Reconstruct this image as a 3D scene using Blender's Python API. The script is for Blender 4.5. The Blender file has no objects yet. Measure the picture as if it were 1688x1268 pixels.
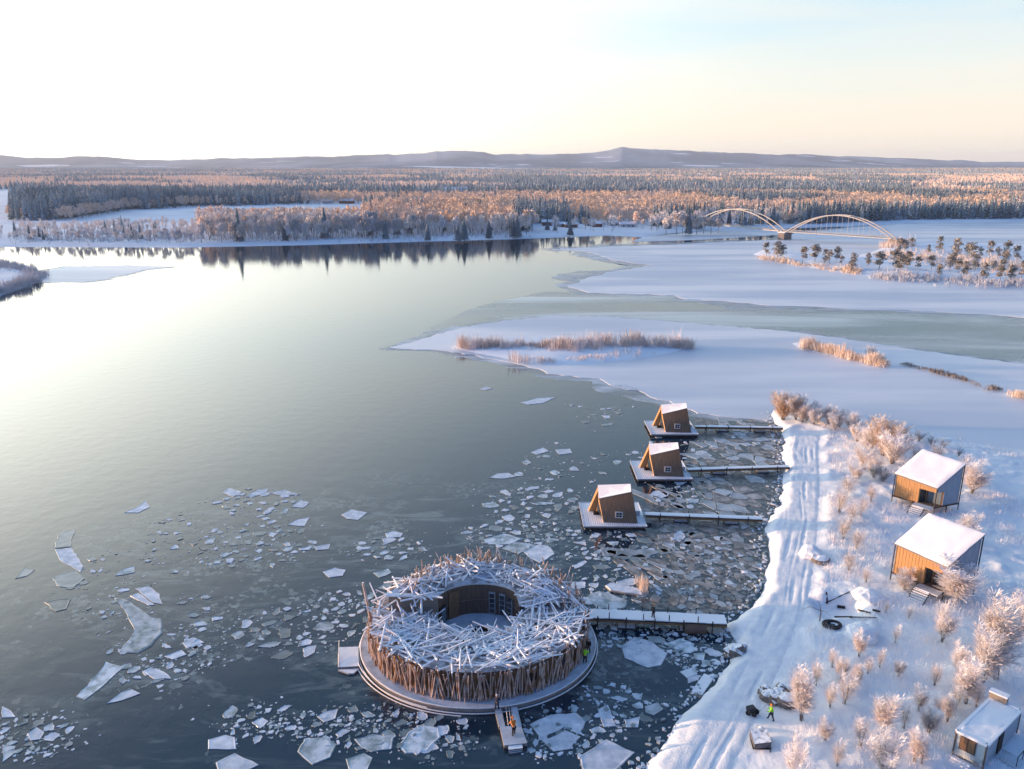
import bpy, math, random
import numpy as np
from mathutils import Vector, Matrix
S = bpy.context.scene
COL = S.collection
rnd = random.Random(7)
rs = np.random.RandomState(11)

# ------------------------------------------------------------------ camera, sky, sun, exposure
HAZE_D, MIST_D, MIST_H = 5e-5, 0, 3.5
CH, F, HZ = 54.0, 1278.0, 270.0             # camera height, focal length and horizon row of the 1688 x 1268 photograph
PITCH = math.atan((634 - HZ) / F)
SP, CP = math.sin(PITCH), math.cos(PITCH)
cam_data = bpy.data.cameras.new('camera')
cam_data.sensor_width = 36.0
cam_data.lens = 36.0 * F / 1688
cam_data.clip_start = 1.0
cam_data.clip_end = 60000.0
cam = bpy.data.objects.new('camera', cam_data)
cam.location = (0, 0, CH)
cam.rotation_euler = (math.radians(90) - PITCH, 0, 0)
COL.objects.link(cam)
S.camera = cam

SUN_EL, SUN_AZ = 4.2, 277.0                  # azimuth clockwise from +Y (view direction): low sun on the left
world = bpy.data.worlds.new('World')
S.world = world
world.use_nodes = True
wn, wl = world.node_tree.nodes, world.node_tree.links
for n in list(wn): wn.remove(n)
sky = wn.new('ShaderNodeTexSky')
sky.sky_type = 'NISHITA'
sky.sun_disc = False
sky.sun_elevation = math.radians(SUN_EL)
sky.sun_rotation = math.radians(SUN_AZ)
sky.altitude = 60
sky.air_density = 1.0
sky.dust_density = 1.6
sky.ozone_density = 2.0
bg = wn.new('ShaderNodeBackground'); bg.inputs['Strength'].default_value = 0.15
out = wn.new('ShaderNodeOutputWorld')
# thin bright veil over the clear-sky model: cream at the horizon, blue overhead, brighter round the low sun, faint streaks
tc = wn.new('ShaderNodeTexCoord')
sxyz = wn.new('ShaderNodeSeparateXYZ'); wl.new(tc.outputs['Generated'], sxyz.inputs['Vector'])
rp = wn.new('ShaderNodeValToRGB'); e = rp.color_ramp.elements
stops = [(0.0, (1.0, .92, .82)), (0.04, (1.06, .95, .80)), (0.10, (.88, .93, .90)), (0.18, (.58, .82, .98)), (0.5, (.21, .41, .70)), (1.0, (.14, .30, .54))]
e[0].position = 0; e[0].color = stops[0][1] + (1,); e[1].position = 1; e[1].color = stops[-1][1] + (1,)
for p_, c_ in stops[1:-1]:
    q_ = e.new(p_); q_.color = c_ + (1,)
wl.new(sxyz.outputs['Z'], rp.inputs['Fac'])
sc1 = wn.new('ShaderNodeMix'); sc1.data_type = 'RGBA'; sc1.blend_type = 'MULTIPLY'; sc1.inputs['Factor'].default_value = 1; sc1.inputs['B'].default_value = (2.6, 2.6, 2.6, 1)
wl.new(rp.outputs['Color'], sc1.inputs['A'])
mx0 = wn.new('ShaderNodeMix'); mx0.data_type = 'RGBA'; mx0.inputs['Factor'].default_value = 0.86
wl.new(sky.outputs['Color'], mx0.inputs['A']); wl.new(sc1.outputs['Result'], mx0.inputs['B'])
mp = wn.new('ShaderNodeMapping'); mp.inputs['Scale'].default_value = (0.9, 0.9, 8.0); mp.inputs['Rotation'].default_value = (0, math.radians(-9), 0)
ns = wn.new('ShaderNodeTexNoise'); ns.inputs['Scale'].default_value = 2.0; ns.inputs['Detail'].default_value = 5
wl.new(tc.outputs['Generated'], mp.inputs['Vector']); wl.new(mp.outputs['Vector'], ns.inputs['Vector'])
cr = wn.new('ShaderNodeMapRange'); cr.inputs['From Min'].default_value = 0.42; cr.inputs['From Max'].default_value = 0.75; cr.inputs['To Max'].default_value = 0.75
wl.new(ns.outputs['Fac'], cr.inputs['Value'])
mx = wn.new('ShaderNodeMix'); mx.data_type = 'RGBA'; mx.inputs['B'].default_value = (2.6, 2.3, 1.95, 1)
vl = wn.new('ShaderNodeMapRange'); vl.inputs['From Min'].default_value = 0.12; vl.inputs['From Max'].default_value = 0.35; vl.inputs['To Min'].default_value = 1.0; vl.inputs['To Max'].default_value = 0.0
wl.new(sxyz.outputs['Z'], vl.inputs['Value'])
vm = wn.new('ShaderNodeMath'); vm.operation = 'MULTIPLY'; wl.new(cr.outputs['Result'], vm.inputs[0]); wl.new(vl.outputs['Result'], vm.inputs[1])
wl.new(vm.outputs['Value'], mx.inputs['Factor']); wl.new(mx0.outputs['Result'], mx.inputs['A'])
dt = wn.new('ShaderNodeVectorMath'); dt.operation = 'DOT_PRODUCT'
dt.inputs[1].default_value = (math.sin(math.radians(SUN_AZ + 22)), math.cos(math.radians(SUN_AZ + 22)), 0.30)
wl.new(tc.outputs['Generated'], dt.inputs[0])
gr0 = wn.new('ShaderNodeMapRange'); gr0.inputs['From Min'].default_value = -0.35; gr0.inputs['From Max'].default_value = 1.04
gr1 = wn.new('ShaderNodeMath'); gr1.operation = 'POWER'; gr1.inputs[1].default_value = 5.5
gr = wn.new('ShaderNodeMath'); gr.operation = 'MULTIPLY'; gr.inputs[1].default_value = 11.5
wl.new(dt.outputs['Value'], gr0.inputs['Value']); wl.new(gr0.outputs['Result'], gr1.inputs[0]); wl.new(gr1.outputs['Value'], gr.inputs[0])
gl = wn.new('ShaderNodeMix'); gl.data_type = 'RGBA'; gl.blend_type = 'ADD'; gl.clamp_factor = False; gl.inputs['B'].default_value = (1.0, .95, .76, 1)
ge = wn.new('ShaderNodeMapRange'); ge.interpolation_type = 'SMOOTHSTEP'; ge.inputs['From Min'].default_value = 0.68; ge.inputs['From Max'].default_value = 0.26; ge.inputs['To Min'].default_value = 0.06
wl.new(sxyz.outputs['Z'], ge.inputs['Value'])
gm = wn.new('ShaderNodeMath'); gm.operation = 'MULTIPLY'; wl.new(gr.outputs['Value'], gm.inputs[0]); wl.new(ge.outputs['Result'], gm.inputs[1])
wl.new(gm.outputs['Value'], gl.inputs['Factor']); wl.new(mx.outputs['Result'], gl.inputs['A'])
bk_ = wn.new('ShaderNodeMapRange'); bk_.interpolation_type = 'SMOOTHSTEP'; bk_.inputs['From Min'].default_value = 0.35; bk_.inputs['From Max'].default_value = -0.5
wl.new(sxyz.outputs['Y'], bk_.inputs['Value'])
dk = wn.new('ShaderNodeMix'); dk.data_type = 'RGBA'; dk.blend_type = 'MULTIPLY'; dk.inputs['B'].default_value = (.34, .50, .86, 1); wl.new(gl.outputs['Result'], dk.inputs['A']); wl.new(bk_.outputs['Result'], dk.inputs['Factor'])
wl.new(dk.outputs['Result'], bg.inputs['Color']); wl.new(bg.outputs['Background'], out.inputs['Surface'])

sun_data = bpy.data.lights.new('sun', 'SUN')
sun_data.energy = 3.0
sun_data.angle = math.radians(0.6)
sun_data.color = (1.0, 0.60, 0.34)
sun = bpy.data.objects.new('sun', sun_data)
az, el = math.radians(SUN_AZ), math.radians(SUN_EL)
SUNDIR = Vector((math.sin(az) * math.cos(el), math.cos(az) * math.cos(el), math.sin(el)))
sun.rotation_euler = SUNDIR.to_track_quat('Z', 'Y').to_euler()
sun.location = (-40, 0, 60)
COL.objects.link(sun)
S.view_settings.view_transform = 'Standard'
S.view_settings.look = 'None'
S.view_settings.gamma = 1
S.view_settings.exposure = 1.48
S.view_settings.use_curve_mapping = False

# ------------------------------------------------------------------ measuring helpers
def P(px, py, z=0.0):
    """point at height z seen at photo pixel (px, py)"""
    v = (py - 634) / F; u = (px - 844) / F
    t = (CH - z) / (SP + v * CP)
    return Vector((u * t, (CP - v * SP) * t, z))
def Pn(px, py, z=0.0):
    px = np.asarray(px, float); py = np.asarray(py, float)
    v = (py - 634) / F; u = (px - 844) / F
    t = (CH - z) / (SP + v * CP)
    return u * t, (CP - v * SP) * t
def proj(X, Y, Z):
    d = CH - Z
    t = Y * CP + d * SP
    return 844 + F * X / t, 634 + F * (d * CP - Y * SP) / t
def zat(Y, py):
    """height of a point at ground distance Y seen on row py"""
    v = (py - 634) / F
    return CH - Y * (SP + v * CP) / (CP - v * SP)
def pix_m(Y, z=0):
    """photo pixels per metre of height about distance Y"""
    t = Y * CP + (CH - z) * SP
    return F / t * 0.9

# ------------------------------------------------------------------ numeric noise
_perm = rs.rand(256, 256)
def vnoise(x, y):
    x = np.asarray(x, float); y = np.asarray(y, float)
    xi = np.floor(x).astype(int); yi = np.floor(y).astype(int)
    fx = x - xi; fy = y - yi
    fx = fx * fx * (3 - 2 * fx); fy = fy * fy * (3 - 2 * fy)
    a = _perm[xi & 255, yi & 255]; b = _perm[(xi + 1) & 255, yi & 255]
    c = _perm[xi & 255, (yi + 1) & 255]; d = _perm[(xi + 1) & 255, (yi + 1) & 255]
    return (a * (1 - fx) + b * fx) * (1 - fy) + (c * (1 - fx) + d * fx) * fy
def fbm(x, y, o=4):
    s = 0; a = 0.5; t = 0
    for i in range(o):
        s = s + a * vnoise(x * 2 ** i + 17.3 * i, y * 2 ** i + 9.1 * i); t += a; a *= 0.5
    return s / t
def inpoly(X, Y, poly):
    X = np.asarray(X, float); Y = np.asarray(Y, float)
    r = np.zeros(X.shape, bool); n = len(poly)
    for i in range(n):
        x1, y1 = poly[i]; x2, y2 = poly[(i + 1) % n]
        c = ((y1 > Y) != (y2 > Y))
        with np.errstate(divide='ignore', invalid='ignore'):
            xx = (x2 - x1) * (Y - y1) / ((y2 - y1) if y2 != y1 else 1e-9) + x1
        r ^= c & (X < xx)
    return r
def polydist(X, Y, pts, closed=True):
    d = np.full(np.asarray(X).shape, 1e9); n = len(pts)
    for i in range(n if closed else n - 1):
        x1, y1 = pts[i]; x2, y2 = pts[(i + 1) % n]
        dx, dy = x2 - x1, y2 - y1; L = dx * dx + dy * dy + 1e-9
        t = np.clip(((X - x1) * dx + (Y - y1) * dy) / L, 0, 1)
        d = np.minimum(d, np.hypot(X - x1 - t * dx, Y - y1 - t * dy))
    return d
def sstep(a, b, x):
    t = np.clip((x - a) / (b - a), 0, 1); return t * t * (3 - 2 * t)

# ------------------------------------------------------------------ materials
MATS = {}
def mat(name, col, rough=0.7, var=0.0, vscale=1.0, col2=None, bump=0.0, bscale=5.0, spec=0.4, metal=0.0,
        snowtop=None, stretch=(1, 1, 1), alpha=1.0, detail=4, trans=0.0, emit=None, objvar=0.0, world_pos=False, band=None, streak=0):
    m = bpy.data.materials.new(name); m.use_nodes = True
    n, l = m.node_tree.nodes, m.node_tree.links
    b = n['Principled BSDF']
    b.inputs['Roughness'].default_value = rough
    b.inputs['Specular IOR Level'].default_value = spec
    b.inputs['Metallic'].default_value = metal
    c0 = tuple(col) + (1,)
    b.inputs['Base Color'].default_value = c0
    src = None
    if world_pos:
        g = n.new('ShaderNodeNewGeometry'); vec = g.outputs['Position']
    else:
        g = n.new('ShaderNodeTexCoord'); vec = g.outputs['Object']
    mpn = n.new('ShaderNodeMapping'); mpn.inputs['Scale'].default_value = stretch
    l.new(vec, mpn.inputs['Vector'])
    if col2 is not None or var:
        nz = n.new('ShaderNodeTexNoise'); nz.inputs['Scale'].default_value = vscale; nz.inputs['Detail'].default_value = detail
        l.new(mpn.outputs['Vector'], nz.inputs['Vector'])
        mr = n.new('ShaderNodeMapRange'); lo, hi = band or (0.35, 0.65)
        mr.inputs['From Min'].default_value = lo; mr.inputs['From Max'].default_value = hi
        l.new(nz.outputs['Fac'], mr.inputs['Value'])
        mi = n.new('ShaderNodeMix'); mi.data_type = 'RGBA'
        mi.inputs['A'].default_value = c0
        mi.inputs['B'].default_value = tuple(col2) + (1,) if col2 is not None else tuple(max(0, c * (1 - var)) for c in col) + (1,)
        l.new(mr.outputs['Result'], mi.inputs['Factor'])
        src = mi.outputs['Result']
    if objvar:
        oi = n.new('ShaderNodeObjectInfo'); mr2 = n.new('ShaderNodeMapRange')
        mr2.inputs['To Min'].default_value = 1 - objvar; mr2.inputs['To Max'].default_value = 1 + objvar * 0.6
        l.new(oi.outputs['Random'], mr2.inputs['Value'])
        hv = n.new('ShaderNodeHueSaturation'); l.new(mr2.outputs['Result'], hv.inputs['Value'])
        if src: l.new(src, hv.inputs['Color'])
        else: hv.inputs['Color'].default_value = c0
        src = hv.outputs['Color']
    if snowtop:
        ge = n.new('ShaderNodeNewGeometry'); sx = n.new('ShaderNodeSeparateXYZ'); l.new(ge.outputs['Normal'], sx.inputs['Vector'])
        n2 = n.new('ShaderNodeTexNoise'); n2.inputs['Scale'].default_value = 2.5; l.new(ge.outputs['Position'], n2.inputs['Vector'])
        ad = n.new('ShaderNodeMath'); ad.operation = 'MULTIPLY_ADD'; ad.inputs[1].default_value = 0.5
        l.new(n2.outputs['Fac'], ad.inputs[0]); l.new(sx.outputs['Z'], ad.inputs[2])
        mr3 = n.new('ShaderNodeMapRange'); mr3.inputs['From Min'].default_value = snowtop + 0.2; mr3.inputs['From Max'].default_value = snowtop + 0.35
        l.new(ad.outputs['Value'], mr3.inputs['Value'])
        mi2 = n.new('ShaderNodeMix'); mi2.data_type = 'RGBA'; mi2.inputs['B'].default_value = (0.82, 0.84, 0.88, 1)
        l.new(mr3.outputs['Result'], mi2.inputs['Factor'])
        if src: l.new(src, mi2.inputs['A'])
        else: mi2.inputs['A'].default_value = c0
        src = mi2.outputs['Result']
    if src: l.new(src, b.inputs['Base Color'])
    if bump:
        nb = n.new('ShaderNodeTexNoise'); nb.inputs['Scale'].default_value = bscale; nb.inputs['Detail'].default_value = 5
        l.new(mpn.outputs['Vector'], nb.inputs['Vector'])
        bp = n.new('ShaderNodeBump'); bp.inputs['Strength'].default_value = 1.0; bp.inputs['Distance'].default_value = bump
        l.new(nb.outputs['Fac'], bp.inputs['Height']); l.new(bp.outputs['Normal'], b.inputs['Normal'])
    if alpha < 1: b.inputs['Alpha'].default_value = alpha
    if trans: b.inputs['Transmission Weight'].default_value = trans
    if streak:
        ns_ = n.new('ShaderNodeTexNoise'); ns_.inputs['Scale'].default_value = streak; ns_.inputs['Detail'].default_value = 7; ns_.inputs['Distortion'].default_value = .8
        ms_ = n.new('ShaderNodeMapping'); ms_.inputs['Scale'].default_value = (.35, 1.5, 1); l.new(vec, ms_.inputs['Vector']); l.new(ms_.outputs['Vector'], ns_.inputs['Vector'])
        ra = n.new('ShaderNodeMapRange'); ra.inputs['From Min'].default_value = .38; ra.inputs['From Max'].default_value = .62; ra.inputs['To Min'].default_value = .12; ra.inputs['To Max'].default_value = .95
        l.new(ns_.outputs['Fac'], ra.inputs['Value']); l.new(ra.outputs['Result'], b.inputs['Alpha'])
    MATS[name] = m
    return m
SNOWC = (0.74, 0.78, 0.82)
mat('snow', SNOWC, 0.75, col2=(0.80, 0.81, 0.83), vscale=0.6, bump=0.10, bscale=1.3, world_pos=True, spec=0.2)
mat('far_snow', (0.80, 0.83, 0.88), 0.8, col2=(0.70, 0.74, 0.80), vscale=0.02, world_pos=True, spec=0.1)
mat('track_snow', (0.66, 0.70, 0.75), 0.7, col2=(0.80, 0.81, 0.83), vscale=0.9, detail=8, bump=0.05, bscale=5, world_pos=True, spec=0.2)
mat('roof_snow', (0.84, 0.85, 0.87), 0.75, bump=0.03, bscale=1.2, spec=0.2)
mat('ice_white', (0.82, 0.80, 0.81), 0.45, band=(.42, .60), col2=(0.54, 0.58, 0.66), vscale=0.022, stretch=(0.35, 1.6, 1), world_pos=True, bump=0.02, bscale=0.5, spec=0.4, detail=6)
mat('ice_fringe', (0.46, 0.52, 0.58), 0.4, col2=(0.60, 0.64, 0.70), vscale=.05, world_pos=True, streak=.09)
mat('ice_thin', (0.32, 0.40, 0.40), 0.25, streak=.02, col2=(0.60, 0.64, 0.66), vscale=0.03, stretch=(0.3, 1.6, 1), world_pos=True, spec=0.5, detail=6, band=(0.4, 0.7))
mat('floe', (0.60, 0.66, 0.72), 0.5, col2=(0.24, 0.31, 0.33), vscale=0.8, world_pos=True, bump=0.03, bscale=1.5, detail=6, band=(0.42, 0.62), objvar=0.25)
mat('floe_snowy', (0.76, 0.78, 0.84), 0.6, col2=(0.46, 0.52, 0.60), vscale=0.9, world_pos=True, bump=0.03, bscale=1.5, detail=6, objvar=0.12)
mat('floe_dark', (0.17, 0.21, 0.22), 0.3, col2=(0.32, 0.36, 0.37), vscale=0.5, world_pos=True, bump=0.02, bscale=2, detail=7, band=(0.40, 0.68), objvar=0.35)
mat('plate', (0.13, 0.125, 0.12), 0.4, col2=(0.44, 0.40, 0.38), vscale=0.7, world_pos=True, bump=0.03, bscale=3, detail=8, band=(0.38, 0.66), objvar=0.45)
mat('plate_pale', (0.42, 0.46, 0.50), 0.4, col2=(0.26, 0.29, 0.31), vscale=0.6, world_pos=True, bump=0.03, bscale=3, detail=8, band=(0.45, 0.66), objvar=0.3)
mat('log_wood', (0.27, 0.15, 0.085), 0.8, col2=(0.60, 0.48, 0.42), vscale=1.2, snowtop=0.45, spec=0.2)
mat('nest_roof', (0.60, 0.63, 0.68), 0.8, col2=(0.26, 0.23, 0.23), vscale=1.1, detail=7, band=(.42, .66), bump=.05, bscale=2, spec=.2)
mat('log_roof', (0.50, 0.40, 0.33), 0.8, col2=(0.74, 0.66, 0.60), vscale=1.5, snowtop=0.12, spec=0.2)
mat('wall_brown', (0.17, 0.115, 0.085), 0.8, col2=(0.12, 0.08, 0.06), vscale=1.2, stretch=(6, 6, 0.6), bump=0.02, bscale=3, spec=0.2)
mat('wall_warm', (0.26, 0.15, 0.08), 0.75, col2=(0.20, 0.115, 0.06), vscale=1.5, stretch=(5, 5, 0.6), bump=0.02, bscale=3, spec=0.2)
mat('wall_grey', (0.30, 0.25, 0.20), 0.75, col2=(0.24, 0.19, 0.15), vscale=1.2, stretch=(0.6, 0.6, 8), bump=0.02, bscale=3, spec=0.2)
mat('pine_board', (0.54, 0.31, 0.14), 0.7, col2=(0.45, 0.24, 0.10), vscale=1.5, stretch=(6, 6, 0.6), bump=0.015, bscale=3, spec=0.25)
mat('grey_board', (0.20, 0.19, 0.19), 0.8, col2=(0.26, 0.24, 0.23), vscale=1.5, stretch=(6, 6, 0.6), bump=0.015, bscale=3, spec=0.2)
mat('deck_wood', (0.22, 0.19, 0.17), 0.75, col2=(0.30, 0.27, 0.25), vscale=1.2, snowtop=0.62, bump=0.01, bscale=4, spec=0.2)
mat('deck_snow', (0.60, 0.64, 0.70), 0.7, col2=(0.42, 0.44, 0.47), vscale=0.7, world_pos=True, detail=7, band=(0.42, 0.66), bump=0.02, bscale=2, spec=0.2)
mat('dark_wood', (0.045, 0.035, 0.03), 0.8, var=0.4, vscale=3, spec=0.2)
mat('glass', (0.03, 0.04, 0.05), 0.08, spec=0.6)
mat('glass_grey', (0.15, 0.19, 0.21), 0.15, spec=0.6)
mat('frame_white', (0.62, 0.60, 0.58), 0.6)
mat('metal_dark', (0.05, 0.05, 0.055), 0.5, metal=0.4)
mat('metal_pale', (0.45, 0.47, 0.50), 0.45, metal=0.3, var=0.15, vscale=3)
mat('concrete', (0.26, 0.22, 0.20), 0.85, col2=(0.18, 0.15, 0.14), vscale=0.4, bump=0.05, bscale=1)
mat('arch_paint', (0.52, 0.48, 0.43), 0.5, var=0.15, vscale=0.1)
mat('hut_green', (0.42, 0.48, 0.46), 0.6, col2=(0.50, 0.55, 0.53), vscale=1, stretch=(6, 6, 0.5), bump=0.02, bscale=4)
mat('hut_metal_cabin_shade', (0.33, 0.38, 0.44), 0.5, var=0.12, vscale=1, stretch=(8, 8, 0.3), bump=0.02, bscale=3)  # metal on the hut; on the stilt cabins a shaded wall colour
mat('rock', (0.12, 0.10, 0.09), 0.85, col2=(0.20, 0.17, 0.15), vscale=2, snowtop=0.78, bump=0.06, bscale=3)
mat('twig_frost', (0.94, 0.90, 0.89), 0.8, col2=(0.90, 0.80, 0.74), vscale=0.5, world_pos=True, spec=0.1, objvar=0.12)
mat('twig_gold', (0.74, 0.52, 0.34), 0.8, col2=(0.88, 0.78, 0.70), vscale=0.8, world_pos=True, spec=0.1, objvar=0.12)
mat('twig_grey', (0.46, 0.47, 0.50), 0.8, col2=(0.66, 0.64, 0.66), vscale=0.5, world_pos=True, spec=0.1, objvar=0.15)
mat('bark', (0.16, 0.13, 0.12), 0.9, col2=(0.32, 0.30, 0.29), vscale=3, spec=0.1)
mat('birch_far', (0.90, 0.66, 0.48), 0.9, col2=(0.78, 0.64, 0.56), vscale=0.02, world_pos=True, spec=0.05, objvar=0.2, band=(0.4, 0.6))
mat('birch_shade_grey', (0.55, 0.54, 0.56), 0.9, col2=(0.74, 0.66, 0.60), vscale=0.02, world_pos=True, spec=0.05, objvar=0.2)  # grey twin of the orange birch, shade put into its crown colour
mat('spruce_far', (0.17, 0.23, 0.26), 0.9, col2=(0.38, 0.43, 0.46), vscale=0.03, world_pos=True, spec=0.05, objvar=0.25)
mat('pine_needles', (0.17, 0.18, 0.17), 0.9, col2=(0.46, 0.40, 0.35), vscale=0.5, world_pos=True, spec=0.05, objvar=0.25)
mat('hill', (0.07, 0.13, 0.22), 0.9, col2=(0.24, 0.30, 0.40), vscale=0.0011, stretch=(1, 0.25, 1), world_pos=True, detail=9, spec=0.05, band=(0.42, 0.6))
mat('house_wall', (0.30, 0.12, 0.08), 0.8, var=0.2, vscale=0.4, objvar=0.3)
mat('tyre', (0.02, 0.02, 0.022), 0.8)
mat('skin', (0.50, 0.32, 0.25), 0.6)
mat('cloth_orange', (0.75, 0.20, 0.02), 0.8); mat('cloth_lime', (0.35, 0.75, 0.03), 0.8)
mat('cloth_navy', (0.02, 0.03, 0.06), 0.85); mat('cloth_black', (0.018, 0.018, 0.02), 0.85); mat('cloth_brown', (0.20, 0.08, 0.03), 0.85)
mat('tarp', (0.12, 0.12, 0.14), 0.5, var=0.3, vscale=2, bump=0.05, bscale=2, snowtop=0.9)
mat('bay_skin', (0.035, 0.045, 0.05), 0.35, col2=(0.24, 0.23, 0.22), vscale=1.3, world_pos=True, detail=8, spec=0.5, band=(0.42, 0.7))
mat('pool_water', (0.008, 0.015, 0.025), 0.06, spec=0.6)
mat('reed', (0.84, 0.74, 0.70), 0.85, col2=(0.62, 0.50, 0.42), vscale=0.2, world_pos=True, spec=0.1)

def hill_patches():
    m = MATS['hill']; n, l = m.node_tree.nodes, m.node_tree.links
    b = n['Principled BSDF']; src = b.inputs['Base Color'].links[0].from_socket
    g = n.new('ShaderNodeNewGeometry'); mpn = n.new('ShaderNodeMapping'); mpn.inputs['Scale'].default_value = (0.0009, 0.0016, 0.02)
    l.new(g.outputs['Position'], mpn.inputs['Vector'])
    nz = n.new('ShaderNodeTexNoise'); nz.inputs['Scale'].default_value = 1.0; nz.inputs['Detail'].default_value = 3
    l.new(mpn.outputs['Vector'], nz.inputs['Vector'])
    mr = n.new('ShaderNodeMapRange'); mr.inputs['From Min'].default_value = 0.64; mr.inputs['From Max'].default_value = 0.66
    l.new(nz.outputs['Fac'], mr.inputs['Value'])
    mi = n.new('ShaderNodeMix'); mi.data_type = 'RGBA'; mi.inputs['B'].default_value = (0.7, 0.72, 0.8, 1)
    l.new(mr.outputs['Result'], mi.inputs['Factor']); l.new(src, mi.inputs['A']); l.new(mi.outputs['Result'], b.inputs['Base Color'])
hill_patches()

def water_mat():
    m = bpy.data.materials.new('water'); m.use_nodes = True
    n, l = m.node_tree.nodes, m.node_tree.links
    b = n['Principled BSDF']
    b.inputs['IOR'].default_value = 1.55
    b.inputs['Roughness'].default_value = 0.07
    g = n.new('ShaderNodeNewGeometry')
    # drifting veils of new ice: warped, stretched noise
    mp1 = n.new('ShaderNodeMapping'); mp1.inputs['Rotation'].default_value = (0, 0, math.radians(-35)); mp1.inputs['Scale'].default_value = (0.05, 0.16, 1)
    l.new(g.outputs['Position'], mp1.inputs['Vector'])
    n1 = n.new('ShaderNodeTexNoise'); n1.inputs['Scale'].default_value = 1.6; n1.inputs['Detail'].default_value = 9; n1.inputs['Distortion'].default_value = 1.6
    n1.inputs['Roughness'].default_value = 0.62
    l.new(mp1.outputs['Vector'], n1.inputs['Vector'])
    r1 = n.new('ShaderNodeMapRange'); r1.inputs['From Min'].default_value = 0.51; r1.inputs['From Max'].default_value = 0.74; r1.inputs['To Max'].default_value = 0.55
    l.new(n1.outputs['Fac'], r1.inputs['Value'])
    # only in the near basin, fading out with distance from its middle
    sub = n.new('ShaderNodeVectorMath'); sub.operation = 'SUBTRACT'; sub.inputs[1].default_value = (-18, 92, 0)
    l.new(g.outputs['Position'], sub.inputs[0])
    sc = n.new('ShaderNodeVectorMath'); sc.operation = 'MULTIPLY'; sc.inputs[1].default_value = (1 / 62.0, 1 / 44.0, 0)
    l.new(sub.outputs['Vector'], sc.inputs[0])
    ln = n.new('ShaderNodeVectorMath'); ln.operation = 'LENGTH'; l.new(sc.outputs['Vector'], ln.inputs[0])
    r2 = n.new('ShaderNodeMapRange'); r2.inputs['From Min'].default_value = 1.0; r2.inputs['From Max'].default_value = 0.5
    l.new(ln.outputs['Value'], r2.inputs['Value'])
    mu = n.new('ShaderNodeMath'); mu.operation = 'MULTIPLY'; l.new(r1.outputs['Result'], mu.inputs[0]); l.new(r2.outputs['Result'], mu.inputs[1])
    # flecks of brash frozen into the veils
    wv = n.new('ShaderNodeTexNoise'); wv.inputs['Scale'].default_value = 0.9; wv.inputs['Detail'].default_value = 4; l.new(g.outputs['Position'], wv.inputs['Vector'])
    av = n.new('ShaderNodeVectorMath'); av.operation = 'ADD'; l.new(g.outputs['Position'], av.inputs[0]); l.new(wv.outputs['Color'], av.inputs[1])
    vo = n.new('ShaderNodeTexVoronoi'); vo.inputs['Scale'].default_value = 1.5; l.new(av.outputs['Vector'], vo.inputs['Vector'])
    sv = n.new('ShaderNodeSeparateColor'); l.new(vo.outputs['Color'], sv.inputs['Color'])
    cl = n.new('ShaderNodeTexNoise'); cl.inputs['Scale'].default_value = 0.075; cl.inputs['Detail'].default_value = 6; l.new(g.outputs['Position'], cl.inputs['Vector'])
    cm = n.new('ShaderNodeMapRange'); cm.inputs['From Min'].default_value = 0.50; cm.inputs['From Max'].default_value = 0.68; cm.inputs['To Max'].default_value = 0.75; l.new(cl.outputs['Fac'], cm.inputs['Value'])
    ls = n.new('ShaderNodeMath'); ls.operation = 'LESS_THAN'; l.new(sv.outputs['Red'], ls.inputs[0]); l.new(cm.outputs['Result'], ls.inputs[1])
    fk = n.new('ShaderNodeMath'); fk.operation = 'MULTIPLY'; l.new(ls.outputs['Value'], fk.inputs[0]); l.new(sv.outputs['Green'], fk.inputs[1])
    f2 = n.new('ShaderNodeMath'); f2.operation = 'MULTIPLY'; f2.inputs[1].default_value = 0.55; l.new(fk.outputs['Value'], f2.inputs[0])
    f3 = n.new('ShaderNodeMath'); f3.operation = 'MULTIPLY'; l.new(f2.outputs['Value'], f3.inputs[0]); l.new(r2.outputs['Result'], f3.inputs[1])
    m0 = mu; mu = n.new('ShaderNodeMath'); mu.operation = 'MAXIMUM'; l.new(m0.outputs['Value'], mu.inputs[0]); l.new(f3.outputs['Value'], mu.inputs[1])
    mi = n.new('ShaderNodeMix'); mi.data_type = 'RGBA'
    mi.inputs['A'].default_value = (0.006, 0.026, 0.048, 1); mi.inputs['B'].default_value = (0.27, 0.33, 0.33, 1)
    l.new(mu.outputs['Value'], mi.inputs['Factor']); l.new(mi.outputs['Result'], b.inputs['Base Color'])
    r3 = n.new('ShaderNodeMapRange'); r3.inputs['To Min'].default_value = 0.07; r3.inputs['To Max'].default_value = 0.5
    l.new(mu.outputs['Value'], r3.inputs['Value']); l.new(r3.outputs['Result'], b.inputs['Roughness'])
    nb = n.new('ShaderNodeTexNoise'); nb.inputs['Scale'].default_value = 0.35; nb.inputs['Detail'].default_value = 3
    l.new(g.outputs['Position'], nb.inputs['Vector'])
    bp = n.new('ShaderNodeBump'); bp.inputs['Distance'].default_value = 0.03
    l.new(nb.outputs['Fac'], bp.inputs['Height']); l.new(bp.outputs['Normal'], b.inputs['Normal'])
    MATS['water'] = m
water_mat()

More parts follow.
